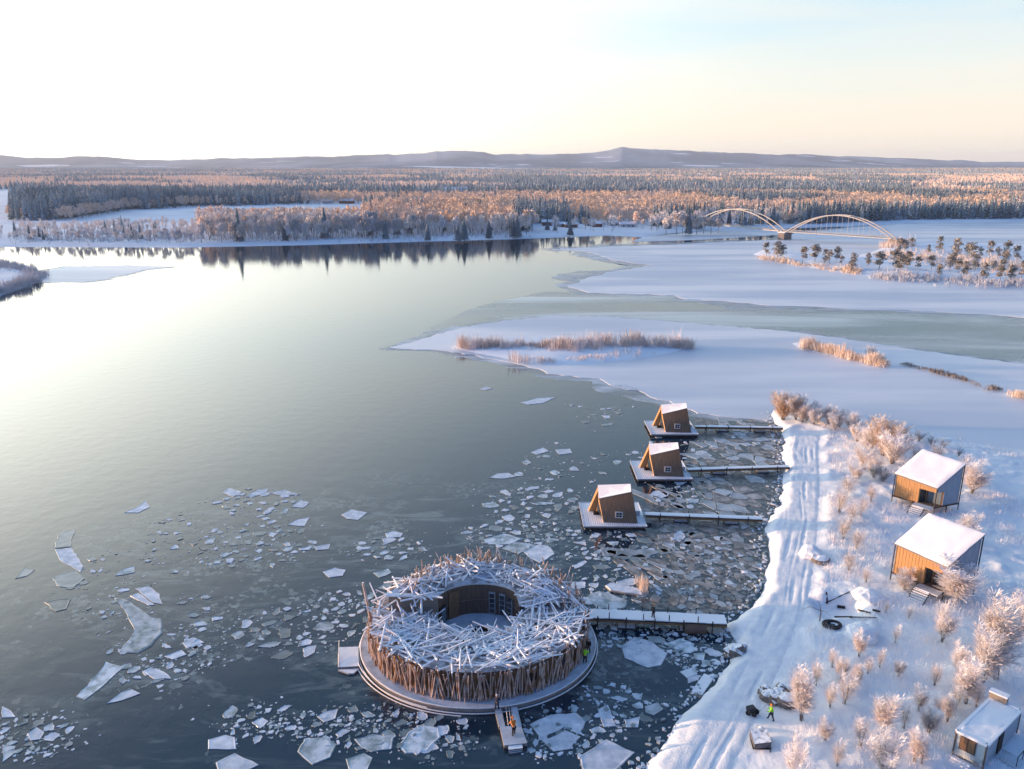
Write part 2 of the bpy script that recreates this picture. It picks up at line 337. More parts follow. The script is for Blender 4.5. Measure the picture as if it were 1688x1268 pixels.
# ------------------------------------------------------------------ mesh builder and scene-graph helpers
class MB:
    def __init__(s): s.v = []; s.f = []; s.m = []; s.names = []
    def mi(s, name):
        if name not in s.names: s.names.append(name)
        return s.names.index(name)
    def add(s, vs, fs, m):
        o = len(s.v); k = s.mi(m)
        s.v.extend([tuple(v) for v in vs])
        for f in fs: s.f.append(tuple(i + o for i in f)); s.m.append(k)
    def box(s, c, size, m, rz=0.0, R=None):
        c = Vector(c); hx, hy, hz = [q / 2 for q in size]
        R = R or Matrix.Rotation(rz, 3, 'Z')
        vs = [c + R @ Vector((x, y, z)) for z in (-hz, hz) for y in (-hy, hy) for x in (-hx, hx)]
        s.add(vs, [(0, 2, 3, 1), (4, 5, 7, 6), (0, 1, 5, 4), (2, 6, 7, 3), (0, 4, 6, 2), (1, 3, 7, 5)], m)
    def beam(s, a, b, w, h, m):
        a = Vector(a); b = Vector(b); d = b - a; L = d.length
        R = d.to_track_quat('Y', 'Z').to_matrix()
        s.box((a + b) / 2, (w, L, h), m, R=R)
    def tube(s, pts, r, m, seg=6, cap=True):
        pts = [Vector(p) for p in pts]; n = len(pts)
        rr = r if isinstance(r, (list, tuple)) else [r] * n
        vs = []; fs = []
        for i, p in enumerate(pts):
            d = (pts[min(i + 1, n - 1)] - pts[max(i - 1, 0)]).normalized()
            q = d.to_track_quat('Z', 'Y').to_matrix()
            for k in range(seg):
                a = 2 * math.pi * k / seg
                vs.append(p + q @ Vector((math.cos(a) * rr[i], math.sin(a) * rr[i], 0)))
        for i in range(n - 1):
            for k in range(seg):
                a = i * seg + k; b = i * seg + (k + 1) % seg
                fs.append((a, b, b + seg, a + seg))
        if cap:
            fs.append(tuple(range(seg))[::-1]); fs.append(tuple((n - 1) * seg + k for k in range(seg)))
        s.add(vs, fs, m)
    def prism(s, pts, z0, z1, m, mtop=None):
        n = len(pts)
        vs = [(p[0], p[1], z0) for p in pts] + [(p[0], p[1], z1) for p in pts]
        s.add(vs, [(i, (i + 1) % n, n + (i + 1) % n, n + i) for i in range(n)] + [tuple(range(n))[::-1]], m)
        s.add([(p[0], p[1], z1) for p in pts], [tuple(range(n))], mtop or m)
    def hexa(s, b, t, m, mtop=None):
        """solid between two quads (bottom, top) given counter-clockwise"""
        s.add(list(b) + list(t), [(3, 2, 1, 0), (0, 1, 5, 4), (1, 2, 6, 5), (2, 3, 7, 6), (3, 0, 4, 7)], m)
        s.add(list(t), [(0, 1, 2, 3)], mtop or m)
    def mesh(s, name):
        me = bpy.data.meshes.new(name)
        me.from_pydata(s.v, [], s.f)
        for q in s.names: me.materials.append(MATS[q])
        me.polygons.foreach_set('material_index', s.m)
        me.update(); return me
    def build(s, name, parent=None, smooth=False):
        me = s.mesh(name)
        if smooth: me.polygons.foreach_set('use_smooth', [True] * len(me.polygons))
        return link(name, me, parent)
def npmesh(name, V, Fc, mats, mi=None, smooth=False):
    me = bpy.data.meshes.new(name); V = np.asarray(V, np.float32); Fc = np.asarray(Fc, np.int32); k = Fc.shape[1]
    me.vertices.add(len(V)); me.vertices.foreach_set('co', V.ravel())
    me.loops.add(Fc.size); me.loops.foreach_set('vertex_index', Fc.ravel())
    me.polygons.add(len(Fc)); me.polygons.foreach_set('loop_start', np.arange(0, Fc.size, k, dtype=np.int32))
    me.polygons.foreach_set('loop_total', np.full(len(Fc), k, np.int32))
    for q in mats: me.materials.append(MATS[q])
    if mi is not None: me.polygons.foreach_set('material_index', np.asarray(mi, np.int32))
    if smooth: me.polygons.foreach_set('use_smooth', np.ones(len(Fc), bool))
    me.update(calc_edges=True); return me
def link(name, data, parent=None):
    o = bpy.data.objects.new(name, data); COL.objects.link(o)
    if parent: o.parent = parent
    return o
def tag(o, label=None, cat=None, group=None, kind=None):
    if label: o['label'] = label
    if cat: o['category'] = cat
    if group: o['group'] = group
    if kind: o['kind'] = kind
    return o
def empty(name, loc, label, cat, group=None, rz=0.0):
    o = link(name, None); o.location = loc; o.rotation_euler = (0, 0, rz); o.empty_display_size = 0.5
    return tag(o, label, cat, group)
def copy_tree(o, parent=None):
    c = o.copy(); COL.objects.link(c)
    if parent: c.parent = parent
    for ch in list(o.children): copy_tree(ch, c)
    return c
def localise(o, root):
    """mesh was written in world coordinates: shift it into the frame of its thing"""
    o.data.transform(Matrix.Translation(-Vector(root.location)))
    return o
# ================================================================== THE SETTING
def struct(name, me): return tag(link(name, me), kind='structure')
# ---- river: one sheet to the horizon
w = MB(); w.add([(-30000, -400, 0), (30000, -400, 0), (30000, 40000, 0), (-30000, 40000, 0)], [(0, 1, 2, 3)], 'water')
struct('water', w.mesh('water'))

# ---- frozen sheets, outlines measured on the photograph and laid on the water
def rough_outline(px, step=3.0, amp=0.8, z=0.0):
    pts = [P(x, y, z) for x, y in px]; outp = []
    for i, a in enumerate(pts):
        b = pts[(i + 1) % len(pts)]; L = (b - a).length
        n = max(1, min(60, int(L / step)))
        for k in range(n):
            p = a.lerp(b, k / n); am = min(amp, L * 0.08)
            if k: p = p + Vector((rnd.uniform(-am, am), rnd.uniform(-am, am), 0))
            outp.append(p)
    return outp
def sheet(name, px, z, m, step=3.0, amp=0.8, fringe=0):
    b = MB(); pts = rough_outline(px, step, amp, 0); b.prism(pts, -0.05, z, m)
    if fringe:
        n = len(pts); sgn = 1 if sum(pts[i].x * pts[(i + 1) % n].y - pts[(i + 1) % n].x * pts[i].y for i in range(n)) > 0 else -1
        for kf, zf in ((1.0, .022), (.45, .034)):
            q = []
            for i in range(n):
                t = pts[(i + 2) % n] - pts[i - 2]; nr = Vector((t.y, -t.x, 0)).normalized() * sgn
                w = fringe * kf * (.15 + 1.9 * float(fbm(pts[i].x / 14, pts[i].y / 14, 2)) ** 2); q.append(pts[i] + nr * w)
            fb = MB(); fb.prism(q, -.04, zf, 'ice_fringe'); struct(name + '_margin', fb.mesh(name + '_margin'))
    return struct(name, b.mesh(name))
sheet('thin_ice', [(820, 497), (900, 481), (1000, 483), (1120, 487), (1300, 503), (1500, 511), (1760, 528), (1760, 606), (1500, 576), (1290, 546), (1110, 531), (1000, 522), (920, 521), (830, 529), (760, 541), (690, 560), (720, 535), (770, 512)], 0.03, 'ice_thin', 6, 1.5)
sheet('frozen_river', [(905, 411), (950, 414), (988, 420), (1010, 429), (1046, 435), (1075, 437), (1040, 444), (1000, 449), (956, 463), (936, 474), (970, 483), (1012, 485), (1112, 487), (1130, 494), (1215, 499), (1300, 505), (1400, 510), (1500, 512), (1600, 518), (1760, 529), (2300, 560), (2300, 366), (1760, 366), (1500, 367), (1400, 376), (1310, 384), (1290, 395), (1180, 400), (1100, 404), (1000, 407)], 0.10, 'ice_white', 5, 2.0, 14)
sheet('shore_ice', [(1040, 399), (1120, 397), (1200, 393), (1288, 387), (1300, 377), (1180, 379), (1060, 391)], 0.08, 'ice_white', 8, 1.0)
ice1 = [(640, 575), (700, 558), (760, 541), (830, 529), (920, 521), (1000, 522), (1110, 531), (1290, 546), (1380, 557), (1500, 576), (1688, 601), (2000, 640), (2100, 900), (1688, 790), (1500, 730), (1300, 690), (1262, 694), (1215, 690), (1150, 682), (1113, 668), (1063, 649), (1003, 634), (989, 625), (903, 617), (889, 609), (843, 598), (790, 588), (740, 580), (700, 577)]
sheet('snowy_ice', ice1, 0.12, 'ice_white', 2.2, 0.8, 5)
sheet('ice_shelf', [(1003, 636), (1063, 651), (1113, 670), (1098, 674), (1050, 657), (1010, 643)], 0.05, 'ice_thin', 2, 0.3)
sheet('bay_ice', [(75, 447), (110, 440), (190, 438), (285, 440), (230, 447), (180, 460), (140, 465), (60, 466)], 0.08, 'ice_white', 5, 1.2, 5)

# ---- far land: plain and hills, one grid by bearing and distance
SH = [(-1500, 409), (0, 407), (300, 408), (500, 404), (700, 398), (850, 394), (1000, 388), (1060, 391), (1100, 385), (1180, 379), (1300, 376), (1400, 373), (1500, 368), (1688, 366), (3200, 362)]
SK = [(-1500, 258), (-400, 262), (0, 255), (60, 260), (100, 262), (150, 258), (200, 261), (260, 265), (400, 264), (500, 261), (600, 257), (650, 256), (700, 253), (770, 249), (800, 251), (815, 255), (850, 256), (950, 255), (1000, 249), (1020, 244), (1050, 246), (1100, 249), (1150, 251), (1200, 254), (1300, 256), (1400, 260), (1500, 264), (1600, 268), (1688, 270), (1900, 262), (3200, 266)]
def far_terrain():
    cols = np.concatenate([np.linspace(-1500, 0, 40)[:-1], np.linspace(0, 1688, 420), np.linspace(1688, 3200, 40)[1:]])
    sy = np.interp(cols, *zip(*SH)); ky = np.interp(cols, *zip(*SK)) + (fbm(cols / 22, cols * 0 + 3, 4) - .5) * 4
    X0, Y0 = Pn(cols, sy); Rs = Y0; dirx = X0 / Y0
    offs = np.concatenate([[-6, -1, 1.5, 5, 12, 25], np.geomspace(45, 15500, 150)])
    Yv = Rs[:, None] + offs[None, :]; Xv = dirx[:, None] * Yv
    off = np.broadcast_to(offs[None, :], Yv.shape)
    h = -0.6 + 0.6 * sstep(-6, -1, off) + 1.4 * sstep(-1, 12, off) + 2.5 * sstep(20, 500, off)
    v = (ky - 634) / F
    yp = 10500.0
    peak = CH - yp * (SP + v * CP) / (CP - v * SP)
    prof = sstep(5200, yp, Yv) * (1 - 0.75 * sstep(yp, 14500, Yv))
    ridge = 0.62 + 0.38 * sstep(7800, yp, Yv)
    nz = fbm(Xv / 1400 + 5, Yv / 900, 5) - 0.5
    h = h + peak[:, None] * prof * ridge + nz * 95 * sstep(5500, 8000, Yv) * (1 - sstep(9300, yp, Yv)) + nz * 5 * sstep(900, 3000, Yv)
    # low pale swell in the middle distance
    h += 10 * sstep(3500, 5500, Yv) * (fbm(Xv / 2500, Yv / 1500, 3))
    nr, nc = Yv.shape[1], Yv.shape[0]
    V = np.stack([Xv, Yv, h], -1).reshape(-1, 3)
    i = np.arange(nc - 1)[:, None] * nr + np.arange(nr - 1)[None, :]
    Fc = np.stack([i, i + nr, i + nr + 1, i + 1], -1).reshape(-1, 4)
    cy = V[Fc[:, 0], 1]
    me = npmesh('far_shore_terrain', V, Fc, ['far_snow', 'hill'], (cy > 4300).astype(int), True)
    return struct('far_shore_terrain', me)
far_terrain()
def far_h(X, Y):
    sy = np.interp(844 + F * X / (Y * CP + CH * SP), *zip(*SH))
    Ys = Pn(np.zeros_like(sy), sy)[1]; off = Y - Ys
    return 1.4 * sstep(-1, 12, off) + 2.5 * sstep(20, 500, off) + (fbm(X / 1400 + 5, Y / 900, 5) - 0.5) * 5 * sstep(900, 3000, Y) - 0.2 + 10 * sstep(3500, 5500, Y) * fbm(X / 2500, Y / 1500, 3)

# ---- near land: snow-covered spit with the shoreline of the photograph
SHORE = [(1015, 1330), (1062, 1262), (1085, 1228), (1102, 1205), (1125, 1172), (1142, 1148), (1165, 1122), (1190, 1098), (1205, 1075), (1205, 1055), (1195, 1040), (1188, 1030), (1200, 1018), (1222, 1008), (1243, 985), (1256, 958), (1260, 925), (1256, 890), (1252, 868), (1262, 852), (1278, 832), (1285, 800), (1290, 775), (1284, 755), (1288, 730), (1282, 708), (1268, 690), (1268, 678)]
BACK = [(1300, 672), (1350, 682), (1420, 692), (1500, 706), (1560, 722), (1688, 748), (1850, 800), (2200, 900)]
LAND = [tuple(P(x, y)[:2]) for x, y in SHORE + BACK] + [(230, 60), (230, -40), (-24, -40)]
TRACK = [tuple(P(x, y, 1.0)[:2]) for x, y in [(1120, 1320), (1165, 1240), (1215, 1150), (1255, 1070), (1290, 1000), (1308, 930), (1318, 860), (1325, 790), (1325, 740), (1330, 712)]]
SPUR = [tuple(P(x, y, 1.0)[:2]) for x, y in [(1195, 1023), (1230, 1035), (1270, 1040)]]
def land_h(X, Y, ruts=False):
    X = np.asarray(X, float); Y = np.asarray(Y, float)
    ins = inpoly(X, Y, LAND); d = polydist(X, Y, LAND); d = np.where(ins, d, -d)
    dw = d + (fbm(X / 3 + 40, Y / 3, 3) - 0.5) * 1.6
    h = -0.7 + 1.55 * sstep(-1.0, 2.4, dw) + 0.5 * sstep(2, 14, d)
    td = np.minimum(polydist(X, Y, TRACK, False), polydist(X, Y, SPUR, False))
    off = sstep(3.0, 6.5, td) * sstep(0.5, 4, d)
    lump = (fbm(X / 5, Y / 5, 4) - 0.42) * 0.6 + np.maximum(0, fbm(X / 1.7 + 9, Y / 1.7 + 3, 3) - 0.56) * 1.2
    h += lump * off + (fbm(X / 1.3, Y / 1.3, 2) - 0.5) * 0.12 * sstep(0.3, 3, d)
    # windrow of ploughed snow beside the track
    h += 0.35 * np.exp(-((td - 4.2) / 0.9) ** 2) * sstep(1, 3, d) * sstep(0.4, 0.6, fbm(X / 4, Y / 4 + 30, 2))
    # dug pit beside the track
    px_, py_ = P(1385, 1005, 1)[:2]
    h -= 1.0 * (1 - sstep(1.6, 2.6, np.maximum(np.abs(X - px_) / 1.3, np.abs(Y - py_))))
    return h
def gz(x, y): return float(land_h(np.array([x]), np.array([y]))[0])
def G(px, py):
    """point of the near ground seen at photo pixel"""
    z = 1.2
    for _ in range(4):
        p = P(px, py, z); z = gz(p.x, p.y)
    return Vector((p.x, p.y, z))
def near_land():
    xs = np.concatenate([np.arange(-20, 100, 0.48), np.arange(100, 212, 1.0)]); ys = np.concatenate([np.arange(-36, 56, 1.0), np.arange(56, 262, 0.5)])
    X, Y = np.meshgrid(xs, ys, indexing='ij'); h = land_h(X, Y)
    nr = len(ys); V = np.stack([X, Y, h], -1).reshape(-1, 3)
    i = np.arange(len(xs) - 1)[:, None] * nr + np.arange(nr - 1)[None, :]
    Fc = np.stack([i, i + nr, i + nr + 1, i + 1], -1).reshape(-1, 4)
    keep = V[Fc, 2].max(1) > -0.55; Fc = Fc[keep]
    u, inv = np.unique(Fc, return_inverse=True)
    return struct('snowy_ground', npmesh('snowy_ground', V[u], inv.reshape(Fc.shape), ['snow'], None, True))
near_land()
def snow_track():
    # resample the centreline, then a finely divided strip with wheel ruts
    c = [Vector(p) for p in TRACK]; pts = []
    for a, b in zip(c[:-1], c[1:]):
        n = max(2, int((b - a).length / 0.6))
        for k in range(n): pts.append(a.lerp(b, k / n))
    A = np.array(pts); k = np.ones(9) / 9
    A = np.stack([np.convolve(np.pad(A[:, j], 4, 'edge'), k, 'valid') for j in range(2)], 1)
    T = np.gradient(A, axis=0); T /= np.linalg.norm(T, axis=1)[:, None]; N = np.stack([-T[:, 1], T[:, 0]], 1)
    s = np.linspace(-3.0, 3.0, 41); X = A[:, :1] + N[:, :1] * s; Y = A[:, 1:] + N[:, 1:] * s
    h = land_h(X, Y) + 0.02
    wob = (fbm(np.arange(len(A)) / 24.0, np.zeros(len(A)), 2) - 0.5)[:, None] * 2.2
    for c0, dep, wd in ((-1.0, .13, .24), (0.8, .12, .24), (-2.1, .08, .2), (1.9, .08, .2), (-.3, .05, .15)):
        h -= dep * np.clip(2.6 * fbm(np.arange(len(A))[:, None] / 11.0 + c0 * 9, np.zeros((len(A), 1)) + c0, 2) - .9, 0, 1) * np.exp(-((s[None, :] - c0 - wob) / wd) ** 2)
    ew = sstep(3.0, 1.9, np.abs(s[None, :])); h = land_h(X, Y) - .04 + ew * (h - land_h(X, Y) + .10) + 0.08 * (fbm(X / .6, Y / .6, 3) - .5)
    nr = len(s); V = np.stack([X, Y, h], -1).reshape(-1, 3)
    i = np.arange(len(A) - 1)[:, None] * nr + np.arange(nr - 1)[None, :]
    Fc = np.stack([i, i + 1, i + nr + 1, i + nr], -1).reshape(-1, 4)
    struct('snow_track', npmesh('snow_track', V, Fc, ['track_snow'], None, True))
snow_track()

# ---- low islands
def island(name, px, hh, step=2.0, lump=0.6):
    pts = [tuple(P(x, y)[:2]) for x, y in px]
    xs = [p[0] for p in pts]; ys = [p[1] for p in pts]
    gx = np.arange(min(xs) - 4, max(xs) + 4, step); gy = np.arange(min(ys) - 4, max(ys) + 4, step)
    X, Y = np.meshgrid(gx, gy, indexing='ij'); ins = inpoly(X, Y, pts); d = polydist(X, Y, pts); d = np.where(ins, d, -d)
    h = -0.4 + 0.7 * sstep(-2, 1.5, d) + hh * sstep(0, 12, d) + (fbm(X / 6, Y / 6, 4) - 0.4) * lump * sstep(0, 4, d)
    nr = len(gy); V = np.stack([X, Y, h], -1).reshape(-1, 3)
    i = np.arange(len(gx) - 1)[:, None] * nr + np.arange(nr - 1)[None, :]
    Fc = np.stack([i, i + nr, i + nr + 1, i + 1], -1).reshape(-1, 4); Fc = Fc[V[Fc, 2].max(1) > -0.3]
    u, inv = np.unique(Fc, return_inverse=True)
    return struct(name, npmesh(name, V[u], inv.reshape(Fc.shape), ['far_snow'], None, True))
ISL1 = [(742, 573), (770, 562), (850, 555), (1000, 553), (1110, 560), (1145, 569), (1120, 580), (1060, 592), (960, 603), (900, 603), (843, 594), (780, 583)]
ISL2 = [(1300, 566), (1330, 563), (1400, 573), (1460, 590), (1470, 604), (1440, 602), (1380, 590), (1320, 577)]
ISL3 = [(1240, 420), (1260, 411), (1320, 420), (1400, 425), (1440, 415), (1470, 402), (1520, 398), (1700, 405), (2100, 420), (2100, 500), (1700, 470), (1560, 461), (1440, 458), (1400, 452), (1330, 441), (1290, 432)]
ISL4 = [(-200, 436), (0, 433), (40, 437), (62, 446), (78, 456), (60, 466), (30, 478), (0, 488), (-200, 520)]
island('reed_island', ISL1, 0.6); island('willow_bar', ISL2, 0.4); island('pine_island', ISL3, 1.2, 3.0, 1.2); island('scrub_island', ISL4, 0.8)
# ================================================================== VEGETATION
def tree_proto(kind, seed, n):
    """vertices / triangles of a unit-height tree; many small leaf-clump faces through the crown"""
    r = np.random.RandomState(seed); V = []; T = []; M = []
    def tri(a, b, c, m):
        k = len(V); V.extend([a, b, c]); T.append((k, k + 1, k + 2)); M.append(m)
    if kind == 'spruce':
        for i in range(n):
            t = r.rand() ** 0.8; z = 0.08 + 0.92 * t; rad = 0.17 * (1 - t) ** 0.85 + 0.012; a = r.rand() * 6.283
            rr = rad * r.uniform(0.55, 1.15); c = np.array([math.cos(a) * rr, math.sin(a) * rr, z - 0.05 * rr / 0.17])
            s = 0.022 + 0.055 * (1 - t); q = np.array([-math.sin(a), math.cos(a), 0]) * s
            tri(c * [.2, .2, 1] + [0, 0, s * 1.1], c + q - [0, 0, s * .4], c - q - [0, 0, s * .6], 0)
        b = 0.05 if n > 30 else 0.13
        for k in range(5):
            a0, a1 = k * 1.2566, (k + 1) * 1.2566
            tri((math.cos(a0) * b, math.sin(a0) * b, .1), (math.cos(a1) * b, math.sin(a1) * b, .1), (0, 0, .98), 0)
    elif kind == 'pine':
        cl = [(r.uniform(-.10, .10), r.uniform(-.10, .10), r.uniform(.28, .85), r.uniform(.10, .17)) for _ in range(9)]
        cl.append((0, 0, .9, .1)); cl.append((0, 0, .72, .14))
        for i in range(n):
            x, y, z, s = cl[r.randint(len(cl))]; d = r.normal(size=3); d /= np.linalg.norm(d); d *= s * r.rand() ** .4; d[2] *= .75
            c = np.array([x, y, z]) + d; e = r.normal(size=(3, 3)) * .034
            tri(c + e[0], c + e[1], c + e[2], 0)
    else:   # birch / willow: rounded haze of twigs
        lob = [(0, 0, .62, .17, .30)] + [(r.uniform(-.13, .13), r.uniform(-.13, .13), r.uniform(.42, .82), r.uniform(.07, .12), r.uniform(.10, .18)) for _ in range(7)]
        for i in range(n):
            x, y, z, s, sz = lob[r.randint(len(lob))]; d = r.normal(size=3); d /= np.linalg.norm(d); d *= r.rand() ** .35
            c = np.array([x + d[0] * s, y + d[1] * s, z + d[2] * sz]); L = 0.066 if n > 80 else 0.14
            u = np.array([d[0] * .5, d[1] * .5, 1.0]) * L * r.uniform(.6, 1.3); a = r.rand() * 6.28; wv = np.array([math.cos(a), math.sin(a), 0]) * L * .38
            tri(c - u * .5 - wv, c - u * .5 + wv, c + u, 0)
    if kind != 'spruce' or n > 60:
        m = 1; b = .016 if kind != 'pine' else .018
        for k in range(3):
            a0, a1 = k * 2.094, (k + 1) * 2.094
            tri((math.cos(a0) * b, math.sin(a0) * b, -.02), (math.cos(a1) * b, math.sin(a1) * b, -.02), (0, 0, .8), m)
    return np.array(V, float), np.array(T), np.array(M)
CROWN = {'birch': 'birch_far', 'greybirch': 'birch_shade_grey', 'spruce': 'spruce_far', 'pine': 'pine_needles'}
def base_kind(k): return 'birch' if k == 'greybirch' else k
def scatter(name, kind, X, Y, Z, H, n, seed, nproto=5, wf=1.0, label=None, cat=None):
    """one uncountable mass of trees as one stuff object"""
    if len(X) == 0: return
    VV, FF, MM = [], [], []; o = 0; r = np.random.RandomState(seed)
    pid = r.randint(nproto, size=len(X))
    for p in range(nproto):
        V, T, M = tree_proto(base_kind(kind), seed * 10 + p, n); s = np.where(pid == p)[0]
        if len(s) == 0: continue
        a = r.rand(len(s)) * 6.283; c, sn = np.cos(a), np.sin(a); hh = H[s]; ww = hh * r.uniform(.8, 1.25, len(s)) * wf
        vx = (V[None, :, 0] * c[:, None] - V[None, :, 1] * sn[:, None]) * ww[:, None] + X[s][:, None]
        vy = (V[None, :, 0] * sn[:, None] + V[None, :, 1] * c[:, None]) * ww[:, None] + Y[s][:, None]
        vz = V[None, :, 2] * hh[:, None] + Z[s][:, None]
        VV.append(np.stack([vx, vy, vz], -1).reshape(-1, 3))
        FF.append((T[None] + (np.arange(len(s)) * len(V))[:, None, None] + o).reshape(-1, 3)); MM.append(np.tile(M, len(s)))
        o += len(V) * len(s)
    me = npmesh(name, np.concatenate(VV), np.concatenate(FF), [CROWN[kind], 'bark'], np.concatenate(MM))
    return tag(link(name, me), label, cat, kind='stuff')
_pc = {}
def tree_mesh(kind, v, n):
    if (kind, v, n) not in _pc:
        V, T, M = tree_proto(base_kind(kind), 900 + v * 7 + len(kind), n)
        _pc[(kind, v, n)] = npmesh(kind + '_tree', V, T, [CROWN[kind], 'bark'], M)
    return _pc[(kind, v, n)]
def one_tree(name, kind, x, y, z, h, label, cat, group, n=260, w=1.0):
    o = link(name, tree_mesh(kind, rnd.randrange(6), n)); o.location = (x, y, z); s = h * w * rnd.uniform(.85, 1.2)
    o.scale = (s, s, h); o.rotation_euler = (0, 0, rnd.uniform(0, 6.28))
    return tag(o, label, cat, group)

# ---- forests of the far shore, placed on the ground by where they stand
SPR1 = [(18, 369), (92, 367), (215, 350), (330, 344), (500, 340), (482, 331), (300, 334), (100, 343), (18, 350)]
FIELD = [(92, 386), (190, 378), (330, 372), (600, 366), (600, 341), (500, 342), (330, 346), (215, 352), (95, 372)]
FLD1 = [(-300, 318), (45, 318), (60, 330), (18, 345), (16, 372), (38, 388), (-300, 400)]
LAWN = [(865, 392), (880, 372), (960, 372), (1070, 374), (1085, 392)]
GAP = [(1185, 372), (1190, 361), (1245, 361), (1245, 371)]
SPR2 = [(1290, 372), (1400, 372), (1500, 367), (1760, 366), (1760, 357), (1500, 358), (1300, 362)]
SPR3 = [(1000, 326), (1500, 332), (1500, 312), (1250, 308), (980, 313)]
SPR4 = [(840, 322), (990, 324), (980, 314), (860, 314)]
GREYW = [(1075, 388), (1180, 380), (1290, 375), (1290, 364), (1180, 362), (1075, 368)]
ORNG = [(590, 392), (850, 388), (850, 350), (620, 352), (590, 370)]
VILL = [(625, 333), (820, 333), (820, 322), (625, 322)]
def forest(y0, y1, step, seed):
    r = np.random.RandomState(seed)
    X, Y = np.meshgrid(np.arange(-y1 * .86, y1 * .86, step), np.arange(y0, y1, step), indexing='ij')
    X = X.ravel() + r.uniform(-.5, .5, X.size) * step; Y = Y.ravel() + r.uniform(-.5, .5, Y.size) * step
    k = np.abs(X) < Y * (.84 if y0 < 1000 else .72) + 20; X, Y = X[k], Y[k]
    px, py = proj(X, Y, 0.0)
    sy = np.interp(px, *zip(*SH)); k = (py < sy - 3.0); X, Y, px, py, sy = X[k], Y[k], px[k], py[k], sy[k]
    u = r.rand(len(X)); patch = fbm(X / 160 + 3, Y / 260 + 8, 4); den = np.full(len(X), .93)
    band = fbm(X / 900 + 31, Y / 420 + 2, 3)
    kind = np.where(patch + (u - .5) * .09 > .585, 1, 0)                    # 0 birch, 1 spruce, 2 grey birch
    kind = np.where((band > .58) & (Y > 1200) & (u < .8), 1, kind)
    for pl, kk, dd in ((SPR1, 1, .97), (SPR2, 1, .95), (SPR3, 1, .97), (SPR4, 1, .9)):
        q = inpoly(px, py, pl); kind[q] = np.where(r.rand(q.sum()) < .93, kk, 2); den[q] = dd
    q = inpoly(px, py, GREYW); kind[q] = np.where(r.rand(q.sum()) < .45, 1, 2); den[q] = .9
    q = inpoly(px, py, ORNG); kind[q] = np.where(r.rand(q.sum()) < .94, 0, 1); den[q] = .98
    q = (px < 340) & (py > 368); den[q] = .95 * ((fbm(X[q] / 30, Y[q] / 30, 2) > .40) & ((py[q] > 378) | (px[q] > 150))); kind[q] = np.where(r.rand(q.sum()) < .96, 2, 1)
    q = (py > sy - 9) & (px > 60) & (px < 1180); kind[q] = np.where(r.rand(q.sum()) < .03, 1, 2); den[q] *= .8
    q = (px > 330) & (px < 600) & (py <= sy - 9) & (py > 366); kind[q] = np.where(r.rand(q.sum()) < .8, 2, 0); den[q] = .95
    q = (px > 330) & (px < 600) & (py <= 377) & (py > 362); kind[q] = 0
    for pl, dd in ((FIELD, 0), (FLD1, .0), (LAWN, .05), (GAP, .15), (VILL, .25)):
        q = inpoly(px, py, pl); den[q] = dd
    q = inpoly(px, py, FIELD) & (py > 366) & (px > 600); den[q] = .9
    # clearings further out
    den = np.where((Y > 1300) & (fbm(X / 260 + 77, Y / 130, 2) > .645), .06, den)
    k = r.rand(len(X)) < den
    X, Y, kind, px, py = X[k], Y[k], kind[k], px[k], py[k]
    H = np.where(kind == 1, r.uniform(11, 20, len(X)), r.uniform(9, 15.5, len(X)))
    H = np.where((px < 330) & (py > 368), H * .62, H)
    H = np.where((px > 330) & (px < 620) & (py > 372), H * 1.2, H)
    H = np.where((px > 600) & (px < 860) & (py > 350) & (kind != 1), H * 1.2, H)
    H = np.where((Y < 1100) & (px > 20) & (px < 300) & (kind == 1) & (py < 372), H * 1.25, H)
    return X, Y, far_h(X, Y), H, kind, px, py
def region(px, py):
    if px < 330: return 'open shore on the left'
    if px < 600: return 'long bank between the two snowy fields'
    if px < 860: return 'orange wood left of the shore houses'
    if px < 1085: return 'lawn of the shore houses'
    if px < 1300: return 'bank behind the left bridge arch'
    return 'frozen bank behind the right bridge arch'
X, Y, Z, H, K, PX, PY = forest(540, 1300, 6.2, 3)
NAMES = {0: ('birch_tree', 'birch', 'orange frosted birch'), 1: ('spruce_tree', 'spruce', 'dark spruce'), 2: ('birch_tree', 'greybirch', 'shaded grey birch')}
vis = (PX > 4) & (PX < 1684)
order = np.argsort(np.where(vis, Y - H * 6, 1e9)); used = np.zeros(len(X), bool); cnt = {0: 0, 1: 0, 2: 0}; lim = {0: 150, 1: 280, 2: 140}
for i in order[:1500]:
    k = int(K[i])
    if not vis[i] or cnt[k] >= lim[k] or PY[i] < np.interp(PX[i], *zip(*SH)) - 16: continue
    cnt[k] += 1; used[i] = True; nm, kd, lb = NAMES[k]; rg = region(PX[i], PY[i])
    one_tree(nm, kd, X[i], Y[i], Z[i], H[i], '%s in the front rows of the %s' % (lb, rg), 'tree', '%ss on the %s' % (lb, rg))
for k in (0, 1, 2):
    s = (K == k) & ~used
    scatter(NAMES[k][1].replace('greybirch', 'grey_birch').replace('birch', 'birch_wood').replace('spruce', 'spruce_wood'), NAMES[k][1], X[s], Y[s], Z[s], H[s], 110, 21 + k, label='%s wood beyond the front trees of the far shore' % NAMES[k][2], cat='forest')
X, Y, Z, H, K, PX, PY = forest(1300, 3200, 11.5, 5)
for k in (0, 1):
    s = (K == k) | ((K == 2) & (k == 0))
    scatter(('distant_birch_wood', 'distant_spruce_wood')[k], NAMES[k][1], X[s], Y[s], Z[s], H[s], 26, 31 + k, 4, 1.3, '%s forest on the plain behind the far shore' % ('orange birch', 'blue-green spruce')[k], 'forest')
X, Y, Z, H, K, PX, PY = forest(3200, 7600, 27.0, 6)
H = H * 1.0
